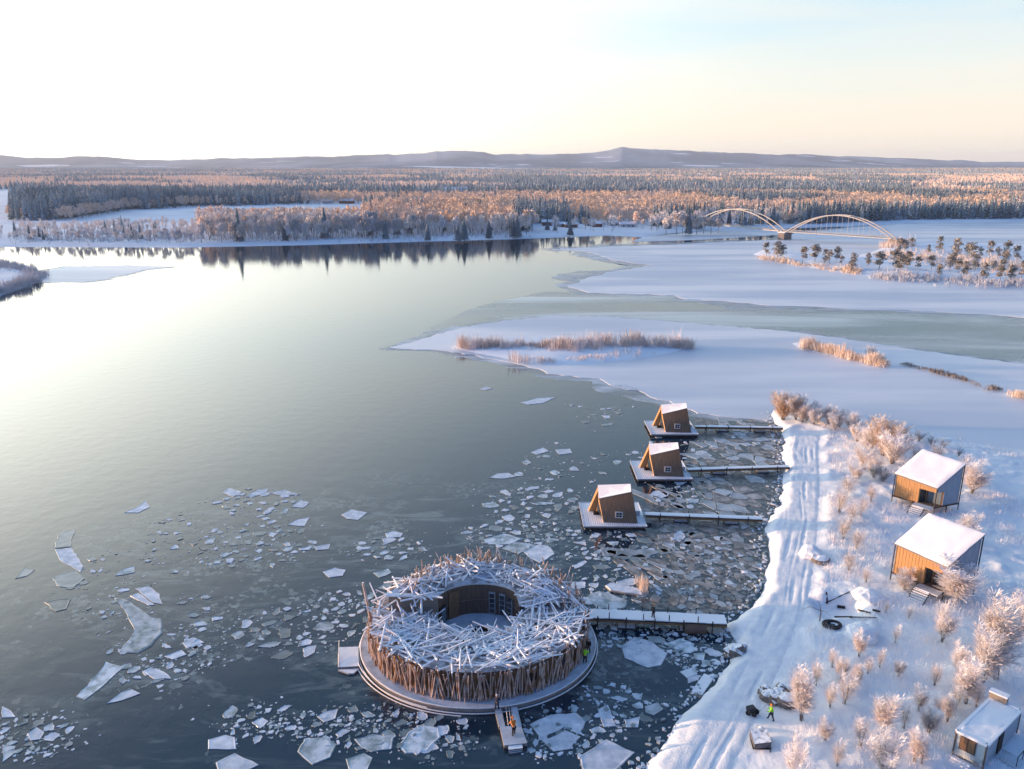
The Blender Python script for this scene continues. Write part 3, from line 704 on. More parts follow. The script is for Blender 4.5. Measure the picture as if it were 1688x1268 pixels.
for k in (0, 1):
    s = (K == k) | ((K == 2) & (k == 0))
    scatter(('horizon_birch_wood', 'horizon_spruce_wood')[k], NAMES[k][1], X[s], Y[s], Z[s], H[s], 9, 41 + k, 3, 2.2, '%s forest fading towards the hills' % ('pale orange', 'grey-blue')[k], 'forest')
# single crowns on the lawn of the shore houses
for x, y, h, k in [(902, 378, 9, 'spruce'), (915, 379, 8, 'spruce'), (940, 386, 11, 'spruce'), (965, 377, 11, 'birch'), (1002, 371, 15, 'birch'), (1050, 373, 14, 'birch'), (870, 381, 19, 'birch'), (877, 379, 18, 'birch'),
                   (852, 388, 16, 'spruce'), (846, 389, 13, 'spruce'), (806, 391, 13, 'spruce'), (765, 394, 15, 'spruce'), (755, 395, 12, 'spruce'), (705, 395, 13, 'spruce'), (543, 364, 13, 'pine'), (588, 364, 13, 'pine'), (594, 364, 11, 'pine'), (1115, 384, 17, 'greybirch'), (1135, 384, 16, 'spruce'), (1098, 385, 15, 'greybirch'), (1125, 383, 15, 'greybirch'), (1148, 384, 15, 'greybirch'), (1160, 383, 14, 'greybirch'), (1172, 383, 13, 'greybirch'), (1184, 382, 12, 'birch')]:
    p = P(x, y, 2); nm = {'birch': 'birch_tree', 'greybirch': 'birch_tree'}.get(k, k + '_tree')
    where = 'between the snowy lawn and the wood' if x < 880 else ('at the edge of the far white field' if y < 366 else ('beside the shore houses' if x < 1060 else 'on the dark bank right of the shore houses'))
    one_tree(nm, k, p.x, p.y, 1.2, h, {'birch': 'round orange birch', 'greybirch': 'big grey round-crowned tree', 'spruce': 'dark bushy spruce', 'pine': 'small dark pine'}[k] + ' standing ' + where, 'tree', {'birch': 'orange birches', 'greybirch': 'grey trees', 'spruce': 'dark spruces', 'pine': 'pines'}[k] + ' ' + where, n=420, w=1.5 if k != 'spruce' else 1.3)

# ---- pines of the island by the bridge
PN = [(1263, 424, 1), (1281, 427, 1.1), (1290, 427, 1), (1323, 434, 1.15), (1343, 433, 1.1), (1359, 435, .9), (1367, 437, .9), (1378, 434, 1), (1386, 438, .9), (1405, 446, 1.25), (1430, 440, 1), (1449, 446, 1.2), (1475, 446, 1.4), (1483, 452, 1.4), (1495, 444, 1), (1512, 446, 1.1), (1482, 420, 1.1), (1492, 415, 1), (1502, 412, 1), (1530, 419, 1.1), (1548, 417, 1.1), (1575, 427, 1.3), (1594, 422, 1.5), (1599, 432, 1.2), (1614, 427, 1.3), (1630, 424, 1.1), (1643, 428, 1), (1660, 423, 1.1), (1675, 433, 1.2), (1535, 445, 1), (1547, 457, 1.2), (1565, 449, 1.1), (1590, 458, 1.3), (1620, 462, 1.3), (1648, 465, 1.3), (1665, 464, 1.4), (1683, 462, 1.5), (1570, 440, .9), (1608, 445, 1), (1637, 447, 1), (1655, 445, 1.1), (1580, 452, .9)]
for i, (x, y, s) in enumerate(PN):
    p = P(x, y, 1)
    wh = 'on the narrow tip of the island below the bridge' if x < 1460 else ('in the back row of the pine island by the bridge end' if y < 435 else 'in the front rows of the pine island right of the bridge')
    one_tree('pine_tree', 'pine', p.x, p.y, 0.9, 7.6 * s * rnd.uniform(.72, 1.3), 'small dark frosted pine ' + wh, 'tree', 'pines ' + wh, n=420, w=1.25)

# ---- frosted shrubs: thin stems and a haze of fine twigs
def shrub_proto(seed, nst=9, spread=.28, ntw=1500, low=.25, lean=0.0, m='twig_frost', tw=.010):
    r = np.random.RandomState(seed); stems = MB(); VV = []; TT = []; segs = []
    for i in range(nst):
        a = r.rand() * 6.283; sp = spread * r.uniform(.3, 1); hh = r.uniform(.65, 1.0) * (1 - .35 * sp / spread * r.rand())
        b = r.uniform(0, .03); pts = []
        for t in (0, .3, .6, 1):
            pts.append(Vector((math.cos(a) * (b + sp * t ** 1.5) + r.normal() * .01, math.sin(a) * (b + sp * t ** 1.5) + r.normal() * .01, hh * t)))
        stems.tube(pts, [.009, .007, .005, .002], 'bark', 3, False); segs.append(pts)
    k = 0
    for i in range(ntw):
        pts = segs[r.randint(len(segs))]; t = low + (1 - low) * r.rand() ** .8; j = min(2, int(t * 3 / 1.0001)); f = t * 3 - j if j < 3 else 1
        bb = (0, .3, .6, 1); q = 0
        while q < 2 and t > bb[q + 1]: q += 1
        f = (t - bb[q]) / (bb[q + 1] - bb[q]); c = pts[q].lerp(pts[q + 1], f)
        a = r.rand() * 6.283; L = r.uniform(.05, .16) * (1.15 - .5 * t); d = Vector((math.cos(a), math.sin(a), r.uniform(.2, 1.3))).normalized()
        off = r.rand() * L * 1.4; c = c + d * off
        s = Vector((-math.sin(a), math.cos(a), r.uniform(-.5, .5))).normalized() * tw * r.uniform(.6, 1.3)
        e = c + d * L + Vector((0, 0, -.02 * r.rand()))
        VV.extend([c - s * .5, c + s * .5, e + s * .35, e - s * .35]); TT.append((k, k + 1, k + 2, k + 3)); k += 4
    return stems.mesh('stems'), npmesh('twigs', np.array([tuple(v) for v in VV]), np.array(TT), [m])
SHP = {'birch': [shrub_proto(s, 11, .27, 3800, .20, tw=.011) for s in (1, 2, 3)],
       'bush': [shrub_proto(s, 16, .50, 4200, .12, tw=.012) for s in (4, 5, 6)],
       'thin': [shrub_proto(s, 7, .17, 1300, .16, tw=.009) for s in (7, 8, 9)],
       'gold': [shrub_proto(s, 18, .48, 4400, .10, m='twig_gold', tw=.012) for s in (10, 11)],
       'grey': [shrub_proto(s, 16, .60, 2200, .10, m='twig_grey') for s in (12, 13)]}
def shrub(kind, px, py, hpx, label, group=None, w=1.0, name=None):
    p = G(px, py); h = hpx / pix_m(p.y); st, tw = SHP[kind][rnd.randrange(len(SHP[kind]))]
    nm = name or {'birch': 'young_birch', 'thin': 'birch_sapling'}.get(kind, 'frosted_shrub')
    e = empty(nm, (p.x, p.y, p.z - .05), label, 'tree' if kind in ('birch', 'thin') else 'shrub', group, rnd.uniform(0, 6.28))
    e.scale = (h * w, h * w, h)
    link('trunk' if kind in ('birch', 'thin') else 'stems', st, e); link('crown', tw, e)
    return e
gT = 'frosted shrubs in the thicket at the end of the spit'
lT = 'peach frosted shrub in the thicket along the end of the spit'
shrub('gold', 1290, 692, 46, 'big golden frosted shrub at the left tip of the spit, beside the farthest footbridge', w=1.2)
shrub('bush', 1312, 692, 40, 'pale peach bushy shrub just right of the golden one at the spit tip', w=1.1)
for x, y, h in [(1330, 693, 34), (1348, 696, 32), (1366, 700, 30), (1384, 704, 30), (1400, 708, 28), (1414, 712, 30), (1342, 700, 26), (1376, 708, 24), (1322, 696, 30)]:
    shrub('bush' if rnd.random() < .6 else 'grey', x, y, h, lT, gT)
shrub('gold', 1455, 752, 66, 'tallest golden orange shrub in the middle of the spit, left of the upper land cabin', w=1.0)
shrub('bush', 1432, 745, 46, 'wide peach shrub left of the tallest golden shrub', w=1.1)
shrub('bush', 1470, 765, 58, 'tall pale shrub leaning right of the golden shrub, near the upper cabin')
shrub('bush', 1425, 775, 44, 'peach shrub below the tallest golden shrub')
gM = 'shrubs below the golden thicket'
for x, y, h, k in [(1412, 728, 30, 'bush'), (1440, 788, 36, 'bush'), (1410, 795, 36, 'bush'), (1455, 795, 26, 'grey'), (1425, 730, 26, 'grey'), (1440, 722, 24, 'grey')]:
    shrub(k, x, y, h, 'frosted shrub in the loose group around the golden shrub of the spit', gM)
gB = 'dark low willow scrub behind the upper cabin'
for x, y, h in [(1495, 735, 24), (1515, 728, 20), (1535, 735, 18), (1555, 740, 16), (1580, 752, 14), (1478, 728, 26)]:
    shrub('grey', x, y, h, 'low grey willow shrub on the back shore behind the upper land cabin', gB)
for x, y, h, l in [(1508, 765, 32, 'pale sapling just left behind the upper cabin roof'), (1541, 772, 44, 'pale sapling behind the middle of the upper cabin roof'), (1585, 790, 42, 'frosted sapling behind the right roof corner of the upper cabin'), (1602, 812, 52, 'frosted birch right of the upper cabin wall')]:
    shrub('thin' if x < 1600 else 'birch', x, y, h, l, w=1.3)
shrub('birch', 1572, 992, 72, 'bushy orange-lit birch in front of the lower cabin corner', w=1.4)
shrub('birch', 1490, 972, 36, 'small orange birch by the left leg of the lower cabin', w=1.3)
shrub('birch', 1592, 895, 48, 'pale birch growing between the two land cabins', w=1.3)
gS = 'saplings between the track and the land cabins'
for x, y, h in [(1395, 820, 42), (1382, 845, 44), (1402, 862, 40), (1418, 850, 36), (1390, 885, 40), (1412, 905, 36), (1400, 940, 34), (1428, 960, 30), (1436, 828, 34)]:
    shrub('thin', x, y, h, 'thin frosted sapling in the scatter between the track and the land cabins', gS, w=1.4)
for k, x, y, h, l in [('birch', 1322, 1188, 100, 'round peach birch behind the lime-vested worker and the boulder heap'),
                      ('bush', 1306, 1275, 66, 'pale bushy birch at the bottom edge beside the track'),
                      ('birch', 1416, 1082, 50, 'cream-topped birch below the dug pit'),
                      ('birch', 1454, 1212, 88, 'birch with peach crown and grey stems in the middle of the lower scrub'),
                      ('bush', 1458, 1280, 82, 'broad peach shrub at the bottom edge left of the hut'),
                      ('birch', 1405, 1140, 56, 'small birch right of the round peach birch'),
                      ('birch', 1514, 1172, 52, 'birch with small peach crown left above the hut'),
                      ('birch', 1506, 1255, 70, 'birch with slender golden crown left of the hut'),
                      ('birch', 1562, 1190, 54, 'pale birch just above the left corner of the hut'),
                      ('birch', 1642, 1120, 150, 'tallest orange birch at the right edge, below the lower cabin'),
                      ('birch', 1664, 1072, 110, 'tall orange birch behind the tallest one at the right edge'),
                      ('birch', 1618, 1130, 110, 'slender orange birch left of the tallest one at the right edge'),
                      ('birch', 1592, 1160, 86, 'frosted birch above the hut roof'),
                      ('birch', 1552, 1058, 74, 'narrow pale birch below the stairs of the lower cabin'),
                      ('bush', 1680, 1030, 60, 'frosted shrub cut by the right edge beside the tall birches')]:
    shrub(k, x, y, h * .92, l, w=.85)
gL = 'saplings in the lower scrub'
for x, y, h in [(1386, 1120, 40), (1372, 1100, 36), (1392, 1160, 60), (1368, 1165, 44), (1430, 1110, 30), (1450, 1100, 34), (1480, 1115, 30), (1475, 1060, 34), (1540, 1130, 38), (1578, 1110, 50), (1585, 1140, 56), (1490, 1200, 48), (1530, 1210, 50), (1545, 1180, 40), (1418, 1230, 54), (1345, 1130, 46), (1360, 1220, 40), (1608, 1165, 48), (1380, 1262, 50), (1520, 1260, 50), (1575, 1170, 46), (1498, 1020, 26), (1460, 1010, 22)]:
    shrub('thin' if rnd.random() < .6 else 'birch', x, y, h, 'small frosted sapling in the loose scrub between the dug pit and the hut', gL, w=1.05)

# ---- uncountable undergrowth: frosted grass and twigs, reeds on the islands
def tufts(name, X, Y, Z, n, h, wd, m, label, cat, spread=.4, seed=5):
    r = np.random.RandomState(seed); N = len(X) * n
    bx = np.repeat(X, n) + r.normal(size=N) * spread; by = np.repeat(Y, n) + r.normal(size=N) * spread; bz = np.repeat(Z, n)
    hh = np.repeat(h, n) * r.uniform(.5, 1.15, N) if np.ndim(h) else h * r.uniform(.5, 1.15, N); a = r.rand(N) * 6.283
    lx = r.normal(size=N) * .22 * hh; ly = r.normal(size=N) * .22 * hh; c = np.cos(a) * wd; s = np.sin(a) * wd
    V = np.stack([np.stack([bx - c, by - s, bz - .05], 1), np.stack([bx + c, by + s, bz - .05], 1), np.stack([bx + lx + c * .4, by + ly + s * .4, bz + hh], 1), np.stack([bx + lx - c * .4, by + ly - s * .4, bz + hh], 1)], 1).reshape(-1, 3)
    return tag(link(name, npmesh(name, V, np.arange(N * 4).reshape(-1, 4), [m])), label, cat, kind='stuff')
r = np.random.RandomState(3)
gx, gy = r.uniform(20, 130, 42000), r.uniform(58, 205, 42000)
td = polydist(gx, gy, TRACK, False); dd = np.where(inpoly(gx, gy, LAND), polydist(gx, gy, LAND), -1)
ppx, ppy = proj(gx, gy, 1.2)
k = (td > 3.8) & (dd > 2.0) & (fbm(gx / 6, gy / 6, 3) > .46) & ((gx - np.interp(gy, [p[1] for p in TRACK], [p[0] for p in TRACK])) > 0) & (np.abs(ppx - 1385) + np.abs(ppy - 1005) > 55)
gx, gy = gx[k], gy[k]
tufts('undergrowth', gx, gy, land_h(gx, gy), 9, r.uniform(.15, .9, len(gx)) ** 1.5 + .1, .014, 'twig_frost', 'frosted grass and twigs sticking out of the snow on the spit', 'undergrowth', .35)
def line_pts(px, n, jit, seed):
    r = np.random.RandomState(seed); px = np.array(px, float); t = r.rand(n) * (len(px) - 1); i = t.astype(int); f = (t - i)[:, None]
    q = px[i] * (1 - f) + px[np.minimum(i + 1, len(px) - 1)] * f; q += r.normal(size=q.shape) * jit
    X, Y = Pn(q[:, 0], q[:, 1], .5); return X, Y
def reeds(name, line, n, jit, h, label, m='reed', seed=1, k=9, wd=.05):
    X, Y = line_pts(line, n, jit, seed); env = .15 + 1.7 * fbm(X / 6, Y / 6, 3) ** 1.6; kp = fbm(X / 3.2 + 50, Y / 3.2, 2) > .36; X, Y, env = X[kp], Y[kp], env[kp]
    tufts(name, X, Y, np.full(len(X), .4), k, h * env, wd, m, label, 'reeds', .5, seed)
reeds('reeds', [(760, 572), (800, 573), (880, 573), (960, 573), (1040, 572), (1100, 571), (1140, 572)], 900, (4, 1.6), 3.7, 'row of frosted willow and reed along the back of the long flat island', seed=2)
reeds('reeds', [(840, 592), (870, 594), (905, 596), (940, 594), (965, 590), (1000, 588), (1060, 582)], 130, (9, 2.0), 2.2, 'loose frosted tufts along the front of the long flat island', seed=3)
reeds('reeds', [(880, 573), (920, 574), (950, 577), (990, 572)], 240, (14, 3), 4.2, 'tallest reed and willow clump in the middle of the flat island', seed=4)
reeds('reeds', [(1318, 572), (1345, 575), (1365, 580), (1400, 590), (1440, 598), (1460, 602)], 420, (3, 1.3), 2.8, 'orange reed strip on the small bar in the snowy ice', m='twig_gold', seed=5)
reeds('reeds', [(1430, 583), (1440, 582)], 22, (3, 1), 3.4, 'two pale bushes behind the orange reed strip', seed=6)
reeds('reeds', [(1490, 600), (1515, 605), (1560, 617), (1600, 628), (1650, 645)], 70, (4, 1.0), .9, 'dark line of stubble leading right from the orange reed strip', m='bark', seed=7, k=30)
reeds('reeds', [(1668, 650), (1700, 655)], 60, (3, 1.5), 2.0, 'orange reed tuft cut by the right edge of the photo', m='twig_gold', seed=8)
reeds('reeds', [(1250, 425), (1330, 438), (1400, 448), (1415, 450)], 420, (4, 1.2), 2.6, 'orange reed fringe along the tip of the pine island', m='twig_gold', seed=9, wd=.09)
reeds('reeds', [(1470, 425), (1540, 432), (1610, 438), (1700, 446)], 900, (10, 6), 4.0, 'orange willow scrub between the pines of the island', seed=10, wd=.11, m='twig_gold')
reeds('reeds', [(1460, 408), (1480, 404), (1500, 408)], 160, (6, 3), 5.0, 'orange willow scrub at the right end of the bridge', seed=11, wd=.12)
reeds('reeds', [(1440, 455), (1540, 462), (1690, 470)], 500, (8, 3), 3.0, 'grey frosted scrub along the front edge of the pine island', m='twig_grey', seed=12, wd=.09)
reeds('reeds', [(-30, 440), (10, 440), (40, 446), (70, 456)], 500, (8, 3), 3.6, 'grey frosted scrub on the islet at the left edge', m='twig_grey', seed=13, wd=.09)
reeds('reeds', [(-30, 490), (0, 480), (30, 472), (60, 462)], 500, (6, 3), 3.4, 'frosted scrub along the lower shore of the left islet', m='twig_grey', seed=14, wd=.09)
reeds('reeds', [(60, 398), (200, 396), (330, 396), (600, 394), (850, 389)], 1200, (25, 2.5), 3.2, 'low grey willow fringe on the far bank', m='twig_grey', seed=15, wd=.12)
# ================================================================== FLOATING ICE
def voronoi(pts, bounds_poly, shrink=.1, jag=.06, seed=1):
    """cells of scattered points (clipped half-planes), shrunk and roughened into ice plates"""
    r = random.Random(seed); cells = []
    P2 = np.array(pts)
    for i, (cx, cy) in enumerate(pts):
        R = 4.0 * math.sqrt(1.0 * np.partition(((P2 - P2[i]) ** 2).sum(1), min(3, len(P2) - 1))[min(3, len(P2) - 1)])
        poly = [(cx + R * math.cos(a * .7854), cy + R * math.sin(a * .7854)) for a in range(8)]
        near = np.argsort(((P2 - P2[i]) ** 2).sum(1))[1:18]
        for j in near:
            qx, qy = pts[j]; mx_, my_ = (cx + qx) / 2, (cy + qy) / 2; nx, ny = qx - cx, qy - cy; np_ = []
            for k in range(len(poly)):
                a, b = poly[k], poly[(k + 1) % len(poly)]
                da = (a[0] - mx_) * nx + (a[1] - my_) * ny; db = (b[0] - mx_) * nx + (b[1] - my_) * ny
                if da <= 0: np_.append(a)
                if (da < 0) != (db < 0) and abs(da - db) > 1e-9:
                    t = da / (da - db); np_.append((a[0] + (b[0] - a[0]) * t, a[1] + (b[1] - a[1]) * t))
            poly = np_
            if len(poly) < 3: break
        if len(poly) < 3: continue
        cs = r.choice((.5, .7, 1, 1.5, 2.6)); ox = sum(p[0] for p in poly) / len(poly); oy = sum(p[1] for p in poly) / len(poly); o = []
        for k in range(len(poly)):
            a, b = poly[k], poly[(k + 1) % len(poly)]; L = math.dist(a, b)
            n = max(1, int(L / .8)) if L < 8 else 8
            for q in range(n):
                x = a[0] + (b[0] - a[0]) * q / n; y = a[1] + (b[1] - a[1]) * q / n
                s = 1 - shrink * r.uniform(.5, 1.6) * cs
                o.append((ox + (x - ox) * s + r.uniform(-jag, jag) * min(L, 2), oy + (y - oy) * s + r.uniform(-jag, jag) * min(L, 2)))
        cells.append((o, ox, oy))
    return cells
def plate(name, pts, m, thick=.16, lip=True, z=.0, tilt=0):
    """one ice plate: bevelled slab with a slightly raised rim"""
    n = len(pts); cx = sum(p[0] for p in pts) / n; cy = sum(p[1] for p in pts) / n
    top = z + thick * .6; V = []; 
    for s, zz in ((.97, -.08), (1.0, top * .5), (.97, top * .85), (.93, top + (.02 if lip else 0)), (.84, top)):
        V += [((x - cx) * s, (y - cy) * s, zz + tilt * (x - cx)) for x, y in pts]
    Fq = []
    for k in range(4):
        for i in range(n): j = (i + 1) % n; Fq.append((k * n + i, k * n + j, (k + 1) * n + j, (k + 1) * n + i))
    b = MB(); wet = 'floe_dark' if m.startswith('floe') else m
    b.add(V, Fq[:2 * n], wet); b.f += [tuple(f) for f in Fq[2 * n:] + [tuple(4 * n + i for i in range(n))]]; k_ = b.mi(m); b.m += [k_] * (2 * n + 1)
    o = b.build(name); o.location = (cx, cy, 0); return o
def px_floe(name, px, label, m='floe_snowy', cat='ice floe', thick=.2, amp=.12, group=None, tilt=0):
    pts = [P(x, y, 0) for x, y in px]; o = []
    if (pts[1] - pts[0]).cross(pts[2] - pts[1]).z < 0: pts = pts[::-1]
    for i, a in enumerate(pts):
        b = pts[(i + 1) % len(pts)]; L = (b - a).length; n = max(1, int(L / .9))
        for k in range(n):
            q = a.lerp(b, k / n); o.append((q.x + (rnd.uniform(-amp, amp) if k else 0), q.y + (rnd.uniform(-amp, amp) if k else 0)))
    return tag(plate(name, o, m, thick, tilt=tilt), label, cat, group)
BIG = [
 ([(1023, 1066), (1045, 1050), (1075, 1058), (1100, 1080), (1090, 1098), (1068, 1102), (1030, 1086)], 'large five-sided snowy floe just below the main bridge', 'floe_snowy'),
 ([(955, 1247), (1000, 1219), (1048, 1241), (1012, 1275), (960, 1272)], 'large pale floe at the bottom edge left of the shore', 'floe_snowy'),
 ([(872, 1195), (905, 1180), (950, 1175), (966, 1190), (955, 1212), (930, 1200), (890, 1218)], 'upper blue-white slab of the broken floe right of the small jetty', 'floe_snowy'),
 ([(893, 1222), (932, 1204), (958, 1215), (940, 1236), (912, 1240)], 'lower slab of the broken floe right of the small jetty', 'floe_snowy'),
 ([(985, 1170), (1002, 1162), (1016, 1198), (995, 1200)], 'narrow triangular white floe between the jetty and the shore', 'floe_snowy'),
 ([(1030, 1188), (1055, 1182), (1052, 1200), (1032, 1200)], 'small white floe right of the triangular one near the shore', 'floe_snowy'),
 ([(1063, 1165), (1085, 1158), (1094, 1170), (1078, 1180), (1064, 1176)], 'small round floe close to the bank below the bridge', 'floe'),
 ([(1093, 1062), (1120, 1053), (1145, 1062), (1138, 1078), (1110, 1070)], 'greenish floe under the landward end of the main bridge', 'floe'),
 ([(1143, 1078), (1163, 1076), (1160, 1090), (1146, 1088)], 'small bright floe beside the bank by the bridge end', 'floe'),
 ([(1120, 1108), (1145, 1100), (1150, 1112), (1133, 1119)], 'grey floe near the bank beside the boulders', 'floe'),
 ([(655, 1230), (672, 1208), (692, 1196), (724, 1200), (727, 1216), (703, 1240), (668, 1243)], 'big cracked oval floe below the left front of the bathhouse', 'floe'),
 ([(583, 1219), (618, 1211), (650, 1216), (646, 1236), (612, 1241), (594, 1232)], 'long pale floe left of the cracked oval one', 'floe'),
 ([(490, 1240), (505, 1218), (535, 1216), (556, 1228), (545, 1250), (515, 1262)], 'lumpy round heap of refrozen ice at the bottom of the photo', 'floe'),
 ([(522, 1182), (536, 1174), (558, 1169), (553, 1186), (534, 1192)], 'white wedge-shaped floe left below the bathhouse', 'floe_snowy'),
 ([(570, 1252), (600, 1242), (615, 1250), (606, 1270), (575, 1270)], 'pale floe cut by the bottom edge below the long floe', 'floe'),
 ([(343, 1220), (372, 1212), (388, 1216), (390, 1236), (343, 1236)], 'blocky white floe alone on dark water at the bottom left', 'floe_snowy'),
 ([(355, 1258), (387, 1242), (428, 1262), (400, 1275), (360, 1275)], 'white floe cut by the bottom edge left of the middle', 'floe_snowy'),
 ([(90, 906), (117, 903), (138, 935), (133, 945), (97, 922)], 'bright violet-white floe, the upper tip of the left ice crescent', 'floe_snowy'),
 ([(90, 905), (95, 885), (105, 876), (124, 873), (117, 902)], 'thin grey ice continuing the bright floe upward', 'floe_dark'),
 ([(86, 955), (108, 944), (126, 941), (140, 955), (120, 970), (98, 968)], 'dull green floe below the bright violet-white one', 'floe_dark'),
 ([(73, 994), (95, 989), (117, 988), (110, 1005), (92, 1009)], 'dull green floe left of the speckled crescent', 'floe_dark'),
 ([(25, 955), (42, 936), (58, 940), (45, 950)], 'faint green floe near the left edge', 'floe_dark'),
 ([(188, 985), (205, 988), (228, 1002), (250, 1018), (268, 1020), (268, 1045), (250, 1066), (228, 1078), (196, 1078), (212, 1060), (222, 1040), (206, 1008)], 'long speckled crescent-shaped floe in the left basin', 'floe'),
 ([(222, 971), (245, 967), (264, 980), (268, 997), (252, 994)], 'pale slab above the speckled crescent', 'floe_snowy'),
 ([(214, 983), (228, 978), (256, 998), (246, 999)], 'narrow slab between the pale slab and the crescent', 'floe_snowy'),
 ([(190, 950), (200, 940), (224, 933), (222, 944), (205, 948)], 'small grey slab above the pale slab in the left basin', 'floe'),
 ([(125, 1150), (160, 1112), (175, 1091), (207, 1099), (170, 1132), (140, 1155)], 'greenish slanting floe below the speckled crescent', 'floe'),
 ([(175, 1161), (200, 1142), (218, 1137), (233, 1144), (200, 1156)], 'white arrow-shaped floe below the slanting one', 'floe_snowy'),
 ([(237, 1107), (256, 1102), (270, 1108), (283, 1120), (255, 1121)], 'white wedge-shaped floe right of the slanting one', 'floe_snowy'),
 ([(300, 1060), (325, 1053), (338, 1060), (308, 1070)], 'pair-like white floe right of the crescent', 'floe_snowy'),
 ([(270, 1083), (300, 1072), (308, 1080), (285, 1088)], 'small ragged white floe below the crescent tip', 'floe_snowy'),
 ([(45, 1210), (60, 1199), (74, 1208), (66, 1220), (50, 1222)], 'square white floe in the ice patch at the lower left corner', 'floe_snowy'),
 ([(4, 1165), (18, 1172), (26, 1183), (4, 1184)], 'white floe at the left edge in the lower corner', 'floe_snowy'),
 ([(4, 1228), (20, 1230), (28, 1240), (4, 1258)], 'greenish floe at the left edge of the lower corner', 'floe'),
 ([(562, 849), (580, 840), (606, 846), (590, 858), (572, 856)], 'oval white floe in the middle of the open water above the bathhouse', 'floe_snowy'),
 ([(474, 866), (490, 857), (512, 853), (502, 868)], 'white flat floe left of the oval one', 'floe_snowy'),
 ([(480, 836), (495, 824), (510, 830), (500, 838)], 'white jagged floe above the flat one', 'floe_snowy'),
 ([(366, 812), (378, 805), (400, 812), (384, 820)], 'white floe at the upper left end of the drifting chain', 'floe_snowy'),
 ([(405, 820), (425, 808), (443, 806), (440, 812), (415, 820)], 'double white floe next in the drifting chain', 'floe_snowy'),
 ([(440, 813), (470, 808), (495, 816), (465, 818)], 'long thin white floe in the drifting chain', 'floe_snowy'),
 ([(205, 846), (225, 838), (240, 826), (248, 836), (228, 846)], 'lone white bird-shaped floe near the left', 'floe_snowy'),
 ([(532, 943), (552, 936), (571, 940), (565, 950), (543, 953)], 'white oval floe left of the bathhouse roof', 'floe_snowy'),
 ([(492, 905), (515, 900), (510, 907), (495, 908)], 'slim white floe left above the oval one', 'floe_snowy'),
 ([(518, 902), (545, 897), (542, 906), (522, 908)], 'slim white floe right above the oval one', 'floe_snowy'),
 ([(635, 880), (648, 876), (665, 880), (660, 886), (638, 887)], 'small bright floe right of the oval floe', 'floe_snowy'),
 ([(615, 945), (640, 938), (646, 945), (625, 953)], 'greyish floe above the tall pole of the bathhouse', 'floe'),
 ([(622, 970), (640, 957), (648, 963), (640, 974)], 'green-grey floe right beside the tall pole', 'floe'),
 ([(862, 910), (888, 898), (903, 900), (915, 914), (890, 929), (872, 920)], 'flat grey-white floe behind the bathhouse roof', 'floe_snowy'),
 ([(826, 905), (845, 894), (872, 896), (884, 900), (855, 914)], 'brown-grey floe left of the one behind the roof', 'floe'),
 ([(857, 664), (885, 657), (918, 655), (895, 665), (870, 668)], 'long thin snowy floe in the open water above the cabins', 'floe_snowy'),
 ([(806, 788), (820, 781), (838, 780), (852, 786), (830, 790)], 'white floe in the middle of the blue water left of the cabins', 'floe_snowy'),
 ([(790, 641), (800, 638), (812, 641), (800, 644)], 'tiny pale floe below the flat island', 'floe_snowy'),
 ([(875, 746), (895, 738), (905, 744), (885, 750)], 'white floe left of the middle floating cabin', 'floe_snowy'),
 ([(915, 742), (940, 740), (944, 748), (922, 750)], 'white floe between the middle and far floating cabins', 'floe_snowy'),
 ([(1003, 636), (1030, 634), (1060, 645), (1035, 644)], 'pointed white floe at the edge of the snowy ice', 'floe_snowy'),
 ([(796, 890), (830, 880), (860, 888), (840, 898), (805, 898)], 'pale slushy floe above the bathhouse on the right', 'floe'),
 ([(965, 985), (985, 975), (1008, 980), (1035, 990), (1030, 1004), (985, 1004)], 'large green floe against the upper side of the main bridge', 'floe'),
 ([(1112, 880), (1122, 874), (1130, 885), (1120, 894), (1110, 890)], 'round white plate below the lowest footbridge', 'floe_snowy'),
 ([(595, 1092), (612, 1082), (624, 1090), (605, 1100)], 'small green floe pressed against the bathhouse deck', 'floe'),
]
for q, lb, m in BIG: px_floe('ice_floe', q, lb, m, amp=.14, thick=.24 if q[0][0] == 1003 else .12)
# refrozen plates in the bay between the cabins and the shore
BAY = [(1142, 690), (1270, 692), (1290, 712), (1296, 755), (1299, 778), (1290, 812), (1272, 850), (1266, 866), (1270, 890), (1270, 930), (1260, 962), (1240, 992), (1215, 1012), (1060, 1003), (1040, 985), (1050, 965), (1085, 950), (1100, 930), (1065, 900), (1075, 870), (1070, 835), (1150, 798), (1145, 770), (1130, 745), (1150, 720)]
r = random.Random(5); cand = []; tries = 0
while len(cand) < 620 and tries < 40000:
    tries += 1; x = r.uniform(1030, 1290); y = 690 + 320 * r.random() ** 1.0
    if not inpoly(np.array([x]), np.array([y]), BAY)[0]: continue
    p = P(x, y); dmin = 1.0 if y > 900 or x < 1110 else 1.6
    if y < 830 and x > 1150: dmin = 2.0
    dmin *= .55 + 1.5 * float(vnoise(p.x / 4.5, p.y / 6 + 20)) ** 1.5
    if all((p.x - a) ** 2 + (p.y - b) ** 2 > (dmin * r.uniform(.7, 1.3)) ** 2 for a, b in cand): cand.append((p.x, p.y))
st_ = lambda p: (p[0] * .8 + p[1] * .35, p[1] * .62 - p[0] * .12)
det_ = .8 * .62 + .35 * .12
un_ = lambda u, v: ((u * .62 - v * .35) / det_, (v * .8 + u * .12) / det_)
cells = [([un_(*q) for q in o], *un_(ox, oy)) for o, ox, oy in voronoi([st_(p) for p in cand], None, .085, .07, 4)]
def clip_land(x, y): return float(polydist(np.array([x]), np.array([y]), LAND)[0]) > .8 and not inpoly(np.array([x]), np.array([y]), LAND)[0]
rest = MB()
def keepcell(o, ox, oy):
    return clip_land(ox, oy) and max(math.dist(p, (ox, oy)) for p in o) < 5.0
cells = [c for c in cells if keepcell(*c)]
